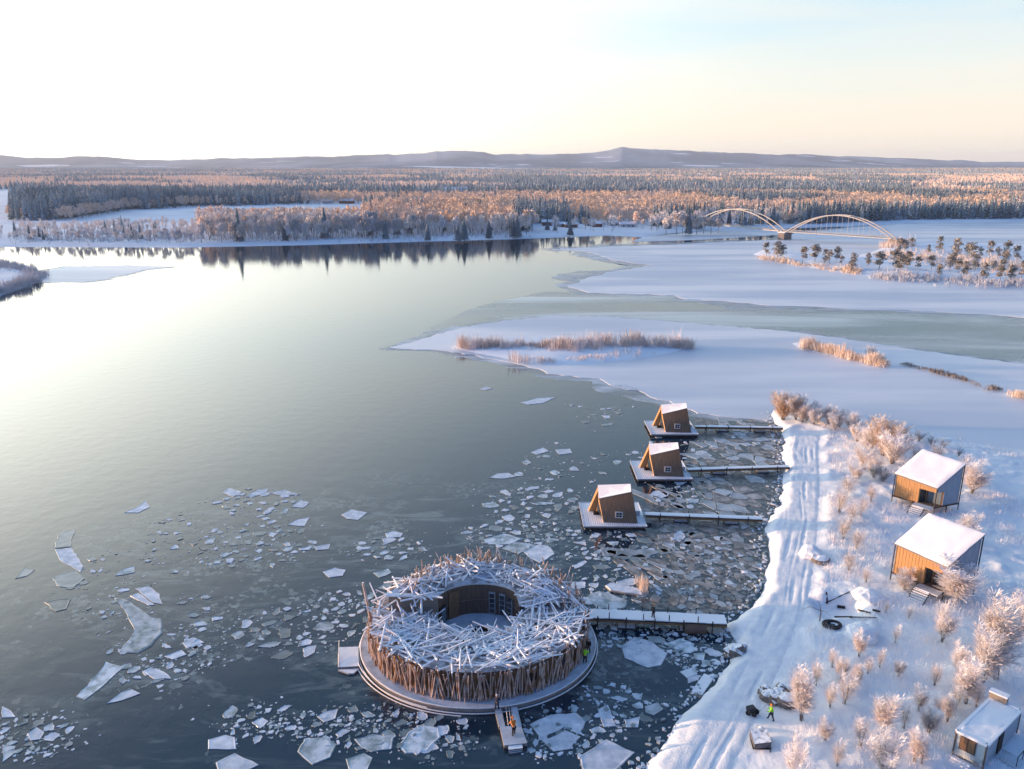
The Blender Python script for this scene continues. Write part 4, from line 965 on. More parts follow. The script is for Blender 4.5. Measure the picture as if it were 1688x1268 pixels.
cells.sort(key=lambda c: -max(math.dist(p, (c[1], c[2])) for p in c[0]))
for i, (o, ox, oy) in enumerate(cells):
    px, py = proj(ox, oy, 0)
    if r.random() < .16: continue
    if i < 190:
        rg, lb = (('between the two far footbridges', 'grey refrozen ice plate between the two far footbridges') if py < 768 else
                  ('between the two near footbridges', 'pale jammed ice plate between the two near footbridges') if py < 852 else
                  ('below the near footbridge', 'dark mottled ice plate frozen in below the near footbridge'))
        pale = .55 if py < 860 else .15
        tag(plate('ice_plate', o, 'plate_pale' if r.random() < pale else 'plate', .10), lb, 'ice plate', 'ice plates ' + rg)
    else:
        if r.random() < .8: rest.prism(o, -.05, .07, 'plate' if r.random() < .7 else 'plate_pale')
tag(rest.build('brash_ice'), 'small broken ice filling the gaps between the frozen plates of the bay', 'brash ice', kind='stuff')
tb = MB(); pts = [P(x, y) for x, y in BAY]
tb.prism([(p.x, p.y) for p in pts], -.03, .014, 'bay_skin'); tag(tb.build('bay_ice_skin'), kind='structure')

# drifting fields: (x, y, rx, ry, n, size range, where)
FIELDS = [
 (430, 830, 75, 26, 34, (.5, 1.2), 'chain left above the bathhouse'), (420, 900, 95, 42, 60, (.4, 1.1), 'chain left above the bathhouse'),
 (300, 900, 60, 55, 26, (.3, .8), 'chain left above the bathhouse'), (470, 1040, 80, 40, 60, (.4, 1.5), 'loose field left of the bathhouse'),
 (570, 1010, 60, 36, 40, (.4, 1.1), 'loose field left of the bathhouse'), (330, 1040, 50, 60, 24, (.3, .9), 'loose field left of the bathhouse'),
 (640, 905, 60, 18, 34, (.4, 1.0), 'loose field left of the bathhouse'), (880, 830, 85, 30, 60, (.5, 1.6), 'field left of the nearest floating cabin'),
 (860, 880, 95, 24, 70, (.4, 1.6), 'field left of the nearest floating cabin'), (1010, 910, 80, 32, 90, (.4, 1.5), 'field below the nearest floating cabin'),
 (930, 760, 90, 45, 26, (.4, 1.1), 'scatter left of the middle cabin'), (1120, 810, 50, 28, 50, (.5, 1.6), 'field below the nearest floating cabin'),
 (1090, 740, 60, 20, 20, (.5, 1.2), 'scatter left of the middle cabin'), (990, 680, 60, 25, 14, (.5, 1.3), 'scatter left of the middle cabin'),
 (60, 1215, 62, 40, 70, (.3, 1.0), 'patch in the lower left corner'), (600, 1200, 120, 36, 110, (.25, .9), 'field below the bathhouse'),
 (700, 1215, 80, 40, 70, (.3, .9), 'field below the bathhouse'), (430, 1190, 60, 30, 34, (.25, .8), 'field below the bathhouse'),
 (930, 1210, 80, 42, 90, (.3, 1.1), 'field between the jetty and the shore'), (1010, 1170, 60, 40, 50, (.3, 1.0), 'field between the jetty and the shore'),
 (1080, 1055, 80, 26, 90, (.3, 1.2), 'field below the main bridge'), (1150, 1080, 40, 40, 50, (.25, .9), 'field below the main bridge'),
 (1010, 1045, 40, 22, 40, (.25, .8), 'field below the main bridge'), (860, 1010, 200, 40, 30, (.3, 1.0), 'field below the main bridge'),
 (1020, 970, 70, 26, 80, (.4, 1.4), 'field above the main bridge'), (200, 980, 90, 70, 30, (.3, .9), 'left basin'), (260, 1090, 90, 50, 34, (.3, 1.0), 'left basin'),
 (1165, 930, 85, 55, 110, (.25, 1.0), 'crowded bay below the near footbridge'), (1190, 730, 80, 40, 24, (.3, .9), 'bay between the far footbridges'),
]
RC = Vector((-3.9, 78.85)); allf = []
def blocked(x, y, s):
    if ((x - RC.x) / (13.9 + s)) ** 2 + ((y - RC.y) / (12 + s)) ** 2 < 1: return True
    return not clip_land(x, y)
r = random.Random(9)
for cx, cy, rx, ry, n, (s0, s1), wh in FIELDS:
    k = 0
    for _ in range(n * 3):
        if k >= n * .72: break
        a = r.random() * 6.283; q = r.random() ** .6
        px, py = cx + rx * q * math.cos(a), cy + ry * q * math.sin(a); p = P(px, py); s = (s0 + (s1 - s0) * r.random() ** 2.0) * 1.3
        if blocked(p.x, p.y, s): continue
        if any((p.x - f[0]) ** 2 + (p.y - f[1]) ** 2 < ((s + f[2]) * .8) ** 2 for f in allf[-400:]): continue
        allf.append((p.x, p.y, s, wh)); k += 1
def shard(x, y, s, r):
    n = r.choice((4, 5, 5, 6, 7)); a0 = r.random() * 6.28; st = r.uniform(.45, .95); rot = r.random() * 3.14; o = []
    for i in range(n):
        a = a0 + 6.283 * (i + r.uniform(-.34, .34)) / n; q = s * r.uniform(.6, 1.2); u, v = q * math.cos(a), q * math.sin(a) * st
        o.append((x + u * math.cos(rot) - v * math.sin(rot), y + u * math.sin(rot) + v * math.cos(rot)))
    if s < .35: return o
    w = []
    for i in range(n):
        a, c = o[i], o[(i + 1) % n]; w.append((a[0] * .94 + x * .06, a[1] * .94 + y * .06))
        for t in (.25, .5, .75): w.append((a[0] + (c[0] - a[0]) * t + r.uniform(-.09, .09) * s, a[1] + (c[1] - a[1]) * t + r.uniform(-.09, .09) * s))
    return w
allf.sort(key=lambda f: -f[2] * 100 / f[1])
rest = MB()
for i, (x, y, s, wh) in enumerate(allf):
    m = r.choices(('floe_snowy', 'floe', 'floe_dark'), (.34, .36, .30))[0]
    if i < 235:
        nm = 'small_ice_floe'
        tag(plate(nm, shard(x, y, s, r), m, .10), 'small drifting ice floe of the ' + wh, 'ice floe', 'small floes of the ' + wh)
    else: rest.prism(shard(x, y, s, r), -.05, r.uniform(.05, .12), m)
# crumbs around the floes
for f in list(allf):
    for _ in range(5):
        a = r.random() * 6.28; q = f[2] * r.uniform(1.0, 3.2); x, y = f[0] + q * math.cos(a) * 1.4, f[1] + q * math.sin(a)
        if blocked(x, y, .3): continue
        rest.prism(shard(x, y, r.uniform(.06, .24), r), -.03, .05, r.choices(('floe_snowy', 'floe', 'floe_dark'), (.3, .3, .4))[0])
shp = [P(x, y) for x, y in SHORE]
for a, c in zip(shp[:-1], shp[1:]):
    for _ in range(int((c - a).length * 5)):
        q = a.lerp(c, r.random()); x, y = q.x - abs(r.gauss(0, .9)) + .5, q.y + r.gauss(0, .5); s = r.uniform(.1, .5) * r.uniform(.5, 1)
        rest.prism(shard(x, y, s, r), -.03, r.uniform(.06, .22), r.choices(('floe_snowy', 'floe', 'floe_dark'), (.45, .3, .25))[0])
tag(rest.build('drifting_ice_crumbs'), 'fine ice crumbs scattered between the drifting floes', 'brash ice', kind='stuff')
# ================================================================== ROUND BATHHOUSE
BH = Vector((-3.9, 78.85, 0.0))
AX, BX = 12.3, 10.7                      # outer wall half-axes
IX, IY0, IB = 4.9, 1.9, 3.6              # courtyard half-axes, centre pushed to the back
bath = empty('bathhouse', BH, 'round floating bathhouse ringed with leaning logs, snow-covered logs strewn over its roof', 'building')
def outp(t, k=1.0): return Vector((AX * k * math.cos(t), BX * k * math.sin(t), 0))
def inp(t, k=1.0): return Vector((IX * k * math.cos(t), IY0 + IB * k * math.sin(t), 0))
def part(b, name, parent=bath, smooth=False): return b.build(name, parent, smooth)
def arc(a, b, n): return [math.radians(a + (b - a) * i / n) for i in range(n + 1)]
# deck: annulus with a dark hull, plank-snow top
b = MB(); n = 96
for i in range(n):
    t0, t1 = 2 * math.pi * i / n, 2 * math.pi * (i + 1) / n
    o0, o1 = Vector((13.55 * math.cos(t0), 12.0 * math.sin(t0), 0)), Vector((13.55 * math.cos(t1), 12.0 * math.sin(t1), 0))
    i0, i1 = inp(t0, .22), inp(t1, .22); Z = Vector((0, 0, .62))
    b.add([i0 + Z, o0 + Z, o1 + Z, i1 + Z], [(0, 1, 2, 3)], 'deck_snow')
    b.add([o0 - Vector((0, 0, .2)), o1 - Vector((0, 0, .2)), o1 + Z * .98, o0 + Z * .98], [(0, 1, 2, 3)], 'grey_board')
    b.add([i1 - Vector((0, 0, .2)), i0 - Vector((0, 0, .2)), i0 + Z * .98, i1 + Z * .98], [(0, 1, 2, 3)], 'dark_wood')
part(b, 'deck')
b = MB()
for zz, k in ((.72, 1.005), (.2, 1.02)):
    b.tube([Vector((13.55 * k * math.cos(t), 12.0 * k * math.sin(t), zz)) for t in arc(0, 360, 96)], .07, 'log_roof', 5, False)
b.tube([Vector((14.3 * math.cos(t), 12.5 * math.sin(t), .12)) for t in arc(195, 265, 24)], .06, 'log_roof', 5)
b.tube([Vector((14.1 * math.cos(t), 12.3 * math.sin(t), .45)) for t in arc(200, 250, 20)], .05, 'log_roof', 5)
part(b, 'deck_edge_rail')
# outer wall
b = MB()
for t0, t1 in zip(arc(0, 360, 96)[:-1], arc(0, 360, 96)[1:]):
    a, c = outp(t0, .965), outp(t1, .965)
    b.add([a + Vector((0, 0, .62)), c + Vector((0, 0, .62)), c + Vector((0, 0, 3.8)), a + Vector((0, 0, 3.8))], [(0, 1, 2, 3)], 'wall_warm')
part(b, 'outer_wall')
# low roof: a shallow bowl from the outer rim down to the courtyard
def zlow(t, f):
    return 3.85 + (2.5 - 3.85) * f ** 1.2
b = MB(); NR = 7; ths = arc(0, 360, 96)
grid = []
for t in ths:
    row = []
    for j in range(NR + 1):
        f = j / NR; p = outp(t, .985).lerp(inp(t, 1.0), f); p.z = zlow(t, f) + (vnoise(p.x * .8, p.y * .8) - .5) * .18 * (0 < j < NR); row.append(p)
    grid.append(row)
for i in range(len(ths) - 1):
    for j in range(NR): b.add([grid[i][j], grid[i + 1][j], grid[i + 1][j + 1], grid[i][j + 1]], [(0, 1, 2, 3)], 'nest_roof')
    p, q = grid[i][NR], grid[i + 1][NR]
    b.add([p, q, Vector((q.x, q.y, q.z - .3)), Vector((p.x, p.y, p.z - .3))], [(0, 1, 2, 3)], 'wall_brown')
    p, q = grid[i][0], grid[i + 1][0]
    b.add([q, p, Vector((p.x, p.y, p.z - .25)), Vector((q.x, q.y, q.z - .25))], [(0, 1, 2, 3)], 'wall_brown')
part(b, 'snowy_roof')
# courtyard wall (low part)
b = MB()
for t0, t1 in zip(ths[:-1], ths[1:]):
    a, c = inp(t0), inp(t1)
    b.add([a + Vector((0, 0, .62)), a + Vector((0, 0, 2.3)), c + Vector((0, 0, 2.3)), c + Vector((0, 0, .62))], [(0, 1, 2, 3)], 'wall_brown')
part(b, 'courtyard_wall')
# raised block round the back of the courtyard
A0, A1 = 12, 172
def hk(t):   # height scale: falls away towards the right end
    return float(sstep(math.radians(-2), math.radians(34), t))
def zin(t): return 2.6 + 2.15 * hk(t)
def zout(t): return 3.9 + 1.7 * hk(t)
TH = arc(A0, A1, 60)
KO = .86
def ip(t):    # inner line of the block follows the courtyard, straight towards the left end wall
    return inp(t, 1.0)
b = MB(); g = []
for t in TH:
    row = []
    for j in range(6):
        f = j / 5; p = outp(t, KO).lerp(ip(t), f); p.z = zout(t) + (zin(t) - zout(t)) * f; row.append(p)
    g.append(row)
for i in range(len(TH) - 1):
    for j in range(5): b.add([g[i][j], g[i + 1][j], g[i + 1][j + 1], g[i][j + 1]], [(0, 1, 2, 3)], 'nest_roof')
    for j in (0, 5):
        p, q = g[i][j], g[i + 1][j]; lo = .1
        b.add([p, q, Vector((q.x, q.y, q.z - .16)), Vector((p.x, p.y, p.z - .16))], [(0, 1, 2, 3)], 'frame_white')
part(b, 'upper_roof')
for k_, m in ((0, 'wall_warm'), (5, 'wall_brown')):
    b = MB()
    for i in range(len(TH) - 1):
        p, q = g[i][k_], g[i + 1][k_]; s = .985 if k_ == 0 else 1.004
        pl = [Vector((v.x * s, v.y * s if k_ == 0 else IY0 + (v.y - IY0) * s, v.z)) for v in (p, q)]
        zb = .62 if k_ == 5 else 3.2
        b.add([Vector((pl[0].x, pl[0].y, zb)), Vector((pl[1].x, pl[1].y, zb)), pl[1] - Vector((0, 0, .15)), pl[0] - Vector((0, 0, .15))], [(0, 1, 2, 3)] if k_ == 0 else [(3, 2, 1, 0)], m)
    part(b, 'upper_wall')
b = MB()   # end wall closing the raised block on the left
p, q = g[-1][0], g[-1][5]
b.hexa([Vector((p.x, p.y - .1, .7)), Vector((q.x, q.y - .1, .7)), Vector((q.x, q.y + .1, .7)), Vector((p.x, p.y + .1, .7))], [Vector((p.x, p.y - .1, p.z)), Vector((q.x, q.y - .1, q.z)), Vector((q.x, q.y + .1, q.z)), Vector((p.x, p.y + .1, p.z))], 'wall_grey')
b.hexa([Vector((p.x - .3, p.y - .25, p.z + .02)), Vector((q.x + .1, q.y - .25, q.z + .02)), Vector((q.x + .1, q.y + .3, q.z + .02)), Vector((p.x - .3, p.y + .3, p.z + .02))], [Vector((p.x - .3, p.y - .25, p.z + .2)), Vector((q.x + .1, q.y - .25, q.z + .2)), Vector((q.x + .1, q.y + .3, q.z + .2)), Vector((p.x - .3, p.y + .3, p.z + .2))], 'roof_snow')
part(b, 'end_wall')
# door, lighter panel and windows on the courtyard side
def onwall(t, w, z0, z1, proud, m, bb, k=.985):
    c = inp(math.radians(t), k); d = Vector((-IX * math.sin(math.radians(t)), IB * math.cos(math.radians(t)), 0)).normalized()
    nrm = Vector((d.y, -d.x, 0)); R = Matrix((d, nrm, Vector((0, 0, 1)))).transposed()
    bb.box((c.x, c.y, (z0 + z1) / 2), (w, proud, z1 - z0), m, R=R)
b = MB(); onwall(158, 1.3, .66, 3.0, .16, 'dark_wood', b, .97); dr = part(b, 'door')
b = MB(); onwall(158, .85, .75, 2.8, .08, 'glass_grey', b, .945); b.build('door_pane', dr)
b = MB(); onwall(132, 1.4, .66, 4.2, .14, 'wall_warm', b, .965); part(b, 'wall_panel')
for t in (72, 55, 40):
    b = MB(); onwall(t, .80, .8, 3.7 - (.35 if t < 50 else 0), .14, 'metal_pale', b, .97); wf = part(b, 'window')
    b = MB()
    for k in range(4): z0 = .9 + k * .68; onwall(t, .62, z0, z0 + .56, .06, 'glass', b, .950)
    b.build('pane', wf)
b = MB(); zc = .50
b.add([inp(t, .23) + Vector((0, 0, zc)) for t in ths[:-1]], [tuple(range(96))], 'pool_water'); part(b, 'cold_pool')
for t in (228, 250, 275, 300, 322, 205):     # small windows behind the logs
    b = MB(); tt = math.radians(t); c = outp(tt, .972); d = Vector((-AX * math.sin(tt), BX * math.cos(tt), 0)).normalized()
    R = Matrix((d, Vector((d.y, -d.x, 0)), Vector((0, 0, 1)))).transposed()
    b.box((c.x, c.y, 2.2), (1.1, .1, .9), 'glass', R=R); part(b, 'window')
# logs
LOGS = []
r = random.Random(21)
def log(a, c, rad, m): LOGS.append((Vector(a), Vector(c), rad, m))
NW = 400
for i in range(NW):
    t = 2 * math.pi * (i + r.uniform(-.35, .35)) / NW
    lean = r.gauss(0, .045) * (1.6 if math.sin(t) > -.2 else 1); a = outp(t, 1.0 + r.uniform(-.01, .03)); a.z = .66
    c = outp(t + lean, 1.02 + r.uniform(-.03, .03)); c.z = r.uniform(3.5, 4.25) if r.random() < .8 else r.uniform(4.2, 5.0)
    dg = math.degrees(t) % 360
    if 15 < dg < 128: c.z += r.uniform(.3, 1.3)
    if 128 < dg < 190: c.z = r.uniform(3.0, 3.8)
    log(a, c, r.uniform(.06, .10), 'log_wood')
def roofz(p):
    t = math.atan2(p.y / BX, p.x / AX); o = outp(t, .985)
    a = math.degrees(t) % 360
    # fraction across the ring
    i_ = inp(math.atan2((p.y - IY0) / IB, p.x / IX)); L = (o - i_).length; f = min(1, max(0, (o - Vector((p.x, p.y, 0))).length / max(L, .1)))
    z = zlow(t, f); inside = ((p.x / IX) ** 2 + ((p.y - IY0) / IB) ** 2)
    if A0 < a < A1 and (p.x / (AX * KO)) ** 2 + (p.y / (BX * KO)) ** 2 < 1: z = max(z, zout(t) + (zin(t) - zout(t)) * f)
    return z, inside
cnt_ = 0
for _ in range(6000):
    if cnt_ >= 620: break
    t = r.random() * 6.283; k = math.sqrt(r.uniform(.05, .99)); p = Vector((AX * k * math.cos(t), BX * k * math.sin(t), 0))
    z, ins = roofz(p)
    if ins < 1.25 or k > .985: continue
    L = r.uniform(1.6, 4.6) if r.random() < .75 else r.uniform(4, 6); a = r.random() * 3.1416
    d = Vector((math.cos(a), math.sin(a), 0)) * L / 2; e1, e2 = p - d, p + d
    z1, i1 = roofz(e1); z2, i2 = roofz(e2)
    if i1 < .72 or i2 < .72 or (i1 < 1 and i2 < 1): continue
    ang = math.degrees(t) % 360
    if A1 - 8 < ang < A1 + 26:
        if L > 3.4 or any(math.degrees(math.atan2(q_.y / BX, q_.x / AX)) % 360 < A1 + 1.5 for q_ in (p, e1, e2)) and ang > A1 - 2 or (ang <= A1 - 2 and abs(z1 - z2) > .5): continue
    if A0 - 3 < ang < A0 + 3 and abs(z1 - z2) > .8: continue
    z1 = z1 if i1 > 1 else z2; z2 = z2 if i2 > 1 else z1
    zm = max(z, (z1 + z2) / 2); e1.z = zm + (z1 - z2) * .5 + r.uniform(.10, .55); e2.z = zm + (z2 - z1) * .5 + r.uniform(.10, .55)
    if r.random() < .14: e2.z += r.uniform(.6, 1.5)
    if (e1.x / (AX * 1.09)) ** 2 + (e1.y / (BX * 1.09)) ** 2 > 1 or (e2.x / (AX * 1.09)) ** 2 + (e2.y / (BX * 1.09)) ** 2 > 1: continue
    log(e1, e2, r.uniform(.07, .135), 'log_roof'); cnt_ += 1
for _ in range(60):      # the sunlit left shoulder below the end wall
    t = math.radians(r.uniform(176, 205)); k = r.uniform(.5, .95); p = outp(t, k); z, ins = roofz(p); a = r.random() * 3.14; L = r.uniform(.8, 1.6)
    d = Vector((math.cos(a), math.sin(a) * .8, 0)) * L; e1, e2 = p - d, p + d
    if min(e1.y, e2.y) < -8 or max(e1.y, e2.y) > 1.2 or ins < 1.3: continue
    e1.z = z + r.uniform(.15, .5); e2.z = z + r.uniform(.15, .5) + (r.uniform(.5, 1.3) if r.random() < .25 else 0); log(e1, e2, r.uniform(.07, .12), 'log_roof')
for _ in range(110):     # bristling tips round the back rim
    t = math.radians(r.uniform(5, 160)); a = outp(t, r.uniform(.8, .98) if t < 2.2 else r.uniform(.6, .86)); a.z = zout(t) - .4; c = a + Vector((r.gauss(0, .5), r.gauss(.1, .4), r.uniform(.9, 2.1)))
    log(a, c, r.uniform(.05, .09), 'log_wood')
for _ in range(70):      # logs leaning on the inner rim and on the lower rim
    t = math.radians(r.uniform(185, 355)); a = inp(t, r.uniform(1.1, 1.5)); a.z = 2.8; c = a + Vector((r.gauss(0, .7), r.gauss(.3, .6), r.uniform(.3, 1.3))); log(a, c, .07, 'log_roof')
q = P(617, 1050, .7) - BH; q2 = P(607, 962, 6.6) - BH
log(q, Vector((q.x - 1.0, q.y + .2, zat(q.y + BH.y, 962))), .17, 'log_wood')
log(Vector((-11.6, 2.2, 3.4)), Vector((-13.2, 4.2, 5.6)), .10, 'log_roof')
LOGS.sort(key=lambda g_: -((g_[1] - g_[0]).length * g_[2]) / (g_[0].y + BH.y) * (2 if g_[0].y < 4 else 1))
def logshape(b, a, c, rad, m):
    b.tube([a, a.lerp(c, .5) + Vector((r.uniform(-.03, .03), r.uniform(-.03, .03), 0)), c], [rad, rad * .95, rad * .8], m, 6)
for a, c, rad, m in LOGS[:100]:
    b = MB(); logshape(b, a, c, rad, m); part(b, 'log')
b = MB()
for a, c, rad, m in LOGS[100:]: logshape(b, a, c, rad, m)
tag(part(b, 'strewn_logs'), kind='stuff')

# ---- small things around the bathhouse
def thing_at(name, pos, label, cat, group=None, rz=0): return empty(name, pos, label, cat, group, rz)
j = thing_at('jetty', P(845, 1200, .45), 'narrow U-shaped wooden jetty sticking out from the front of the bathhouse deck', 'jetty')
b = MB()
def quad_slab(b, px, z0, z1, m, mt=None):
    pts = [P(x, y, z1) for x, y in px]
    b.hexa([Vector((p.x, p.y, z0)) for p in pts], pts, m, mt)
quad_slab(b, [(831, 1229), (869, 1225), (859, 1196), (824, 1198)], .15, .5, 'grey_board', 'deck_snow'); localise(b.build('platform', j), j)
b = MB(); quad_slab(b, [(822.5, 1198), (833, 1198), (826, 1167), (815, 1167)], .15, .5, 'grey_board', 'deck_snow'); localise(b.build('walkway', j), j)
b = MB(); quad_slab(b, [(846, 1197), (860, 1196), (852, 1165), (842, 1165)], .15, .5, 'grey_board', 'deck_snow'); localise(b.build('walkway', j), j)
b = MB()
for s in range(3): quad_slab(b, [(838 + s, 1236 + s * 3), (862 - s, 1233 + s * 3), (860 - s, 1226 + s * 4), (838 + s, 1229 + s * 3)], -.1, .42 - s * .16, 'grey_board', 'roof_snow')
localise(b.build('steps', j), j)
b = MB()
for y in (1172, 1178, 1184, 1190): 
    p = P(829, y, .9); b.tube([p, P(829, y, .5)], .03, 'metal_dark', 4)
for x0, x1 in ((834, 838), (839, 843)): b.tube([P(x0, 1167, .6), P(x1, 1196, .6)], .035, 'frame_white', 4)
localise(b.build('ladder_rail', j), j)
rf = thing_at('float_raft', P(575, 1085, .3), 'small square snowy raft moored left of the bathhouse deck', 'raft')
b = MB(); quad_slab(b, [(558, 1100), (592, 1098), (590, 1066), (559, 1067)], .02, .45, 'grey_board', 'roof_snow'); localise(b.build('platform', rf), rf)
b = MB(); quad_slab(b, [(557, 1104), (592, 1102), (583, 1110), (574, 1110)], .05, .25, 'metal_pale', 'roof_snow'); localise(b.build('ramp', rf), rf)
b = MB(); b.tube([P(558, 1100, .45), P(559, 1056, .9), P(560, 1056, 1.6)], .05, 'frame_white', 5); b.tube([P(558, 1100, .45), P(558, 1078, .6)], .05, 'frame_white', 5)
localise(b.build('rail', rf), rf)

# ---- main bridge
def span(name, a, c, z, w, label, group=None, post=4, gaps=(), thick=.28, rootname=None, fl=2):
    A, C = P(a[0], a[1], z), P(c[0], c[1], z); d = (C - A); L = d.length; u = d.normalized(); nrm = Vector((-u.y, u.x, 0))
    e = thing_at(name, (A + C) / 2, label, 'footbridge', group)
    b = MB(); b.beam(A, C, w, thick, 'dark_wood')
    for s in (-1, 1): b.beam(A + nrm * s * (w / 2 + .03) - Vector((0, 0, .1)), C + nrm * s * (w / 2 + .03) - Vector((0, 0, .1)), .1, .26, 'wall_warm')
    localise(b.build('girder', e), e)
    b = MB(); n = 14; prev = None
    for i in range(n):
        p, q = A.lerp(C, i / n), A.lerp(C, (i + 1) / n); h0 = thick / 2 + .10
        b.beam(p + Vector((0, 0, h0 - .03)), q + Vector((0, 0, h0 - .03 + rnd.uniform(-.005, .005))), w * rnd.uniform(.93, 1.0), .1, 'roof_snow')
    localise(b.build('walking_surface', e), e)
    for i in range(post):
        p = A.lerp(C, (i + .5) / post)
        for s in (-1, 1):
            b = MB(); b.tube([p + nrm * s * (w / 2 + .12) - Vector((0, 0, z + .2)), p + nrm * s * (w / 2 + .12) + Vector((0, 0, .55))], .08, 'metal_dark', 6); localise(b.build('post', e), e)
    for i in range(fl):
        p = A.lerp(C, (i + .7) / (fl + .3)); b = MB(); b.box((p.x, p.y, .05), (2.2, w + .5, .5), 'metal_dark', rz=math.atan2(u.y, u.x)); b.box((p.x, p.y, .32), (2.0, w + .3, .06), 'deck_snow', rz=math.atan2(u.y, u.x)); localise(b.build('float', e), e)
    return e, A, C, u, nrm
mb_, MA, MC, mu_, mn_ = span('main_footbridge', (962, 1013), (1196, 1024), 1.15, 2.0, 'wide snow-covered footbridge from the bathhouse to the shore', post=5, fl=2)
for k in (.18, .42, .60, .80):
    b = MB(); p = MA.lerp(MC, k); b.box(p + mn_ * .9 + Vector((0, 0, .5)), (.1, .1, 1.0), 'dark_wood'); b.box(p - mn_ * .9 + Vector((0, 0, .5)), (.1, .1, 1.0), 'dark_wood')
    b.beam(p - mn_ * .95 + Vector((0, 0, .22)), p + mn_ * .95 + Vector((0, 0, .22)), .12, .05, 'dark_wood')
    localise(b.build('cross_joint', mb_), mb_)
cy_ = thing_at('timber_drum', P(1150, 1036, .5), 'fat orange-ended log lying under the shore end of the main bridge', 'log')
b = MB(); b.tube([P(1128, 1036, .55), P(1164, 1037, .55)], .62, 'wall_brown', 16); localise(b.build('log_body', cy_), cy_)
b = MB(); a_ = P(1164, 1037, .55); b.tube([a_ + Vector((.0, 0, 0)), a_ + Vector((.06, -.02, 0))], .58, 'pine_board', 16); localise(b.build('cut_end', cy_), cy_)
span('footbridge', (1064, 848.5), (1256, 856), .9, 1.1, 'nearest of the three thin footbridges, from the lowest floating cabin to the shore', 'thin footbridges', 4)
span('footbridge', (1133, 775), (1300, 770), .9, 1.0, 'middle one of the three thin footbridges, from the middle floating cabin', 'thin footbridges', 4)
span('footbridge', (1146, 704), (1290, 706), .9, .9, 'farthest of the three thin footbridges, at the golden shrub', 'thin footbridges', 4)

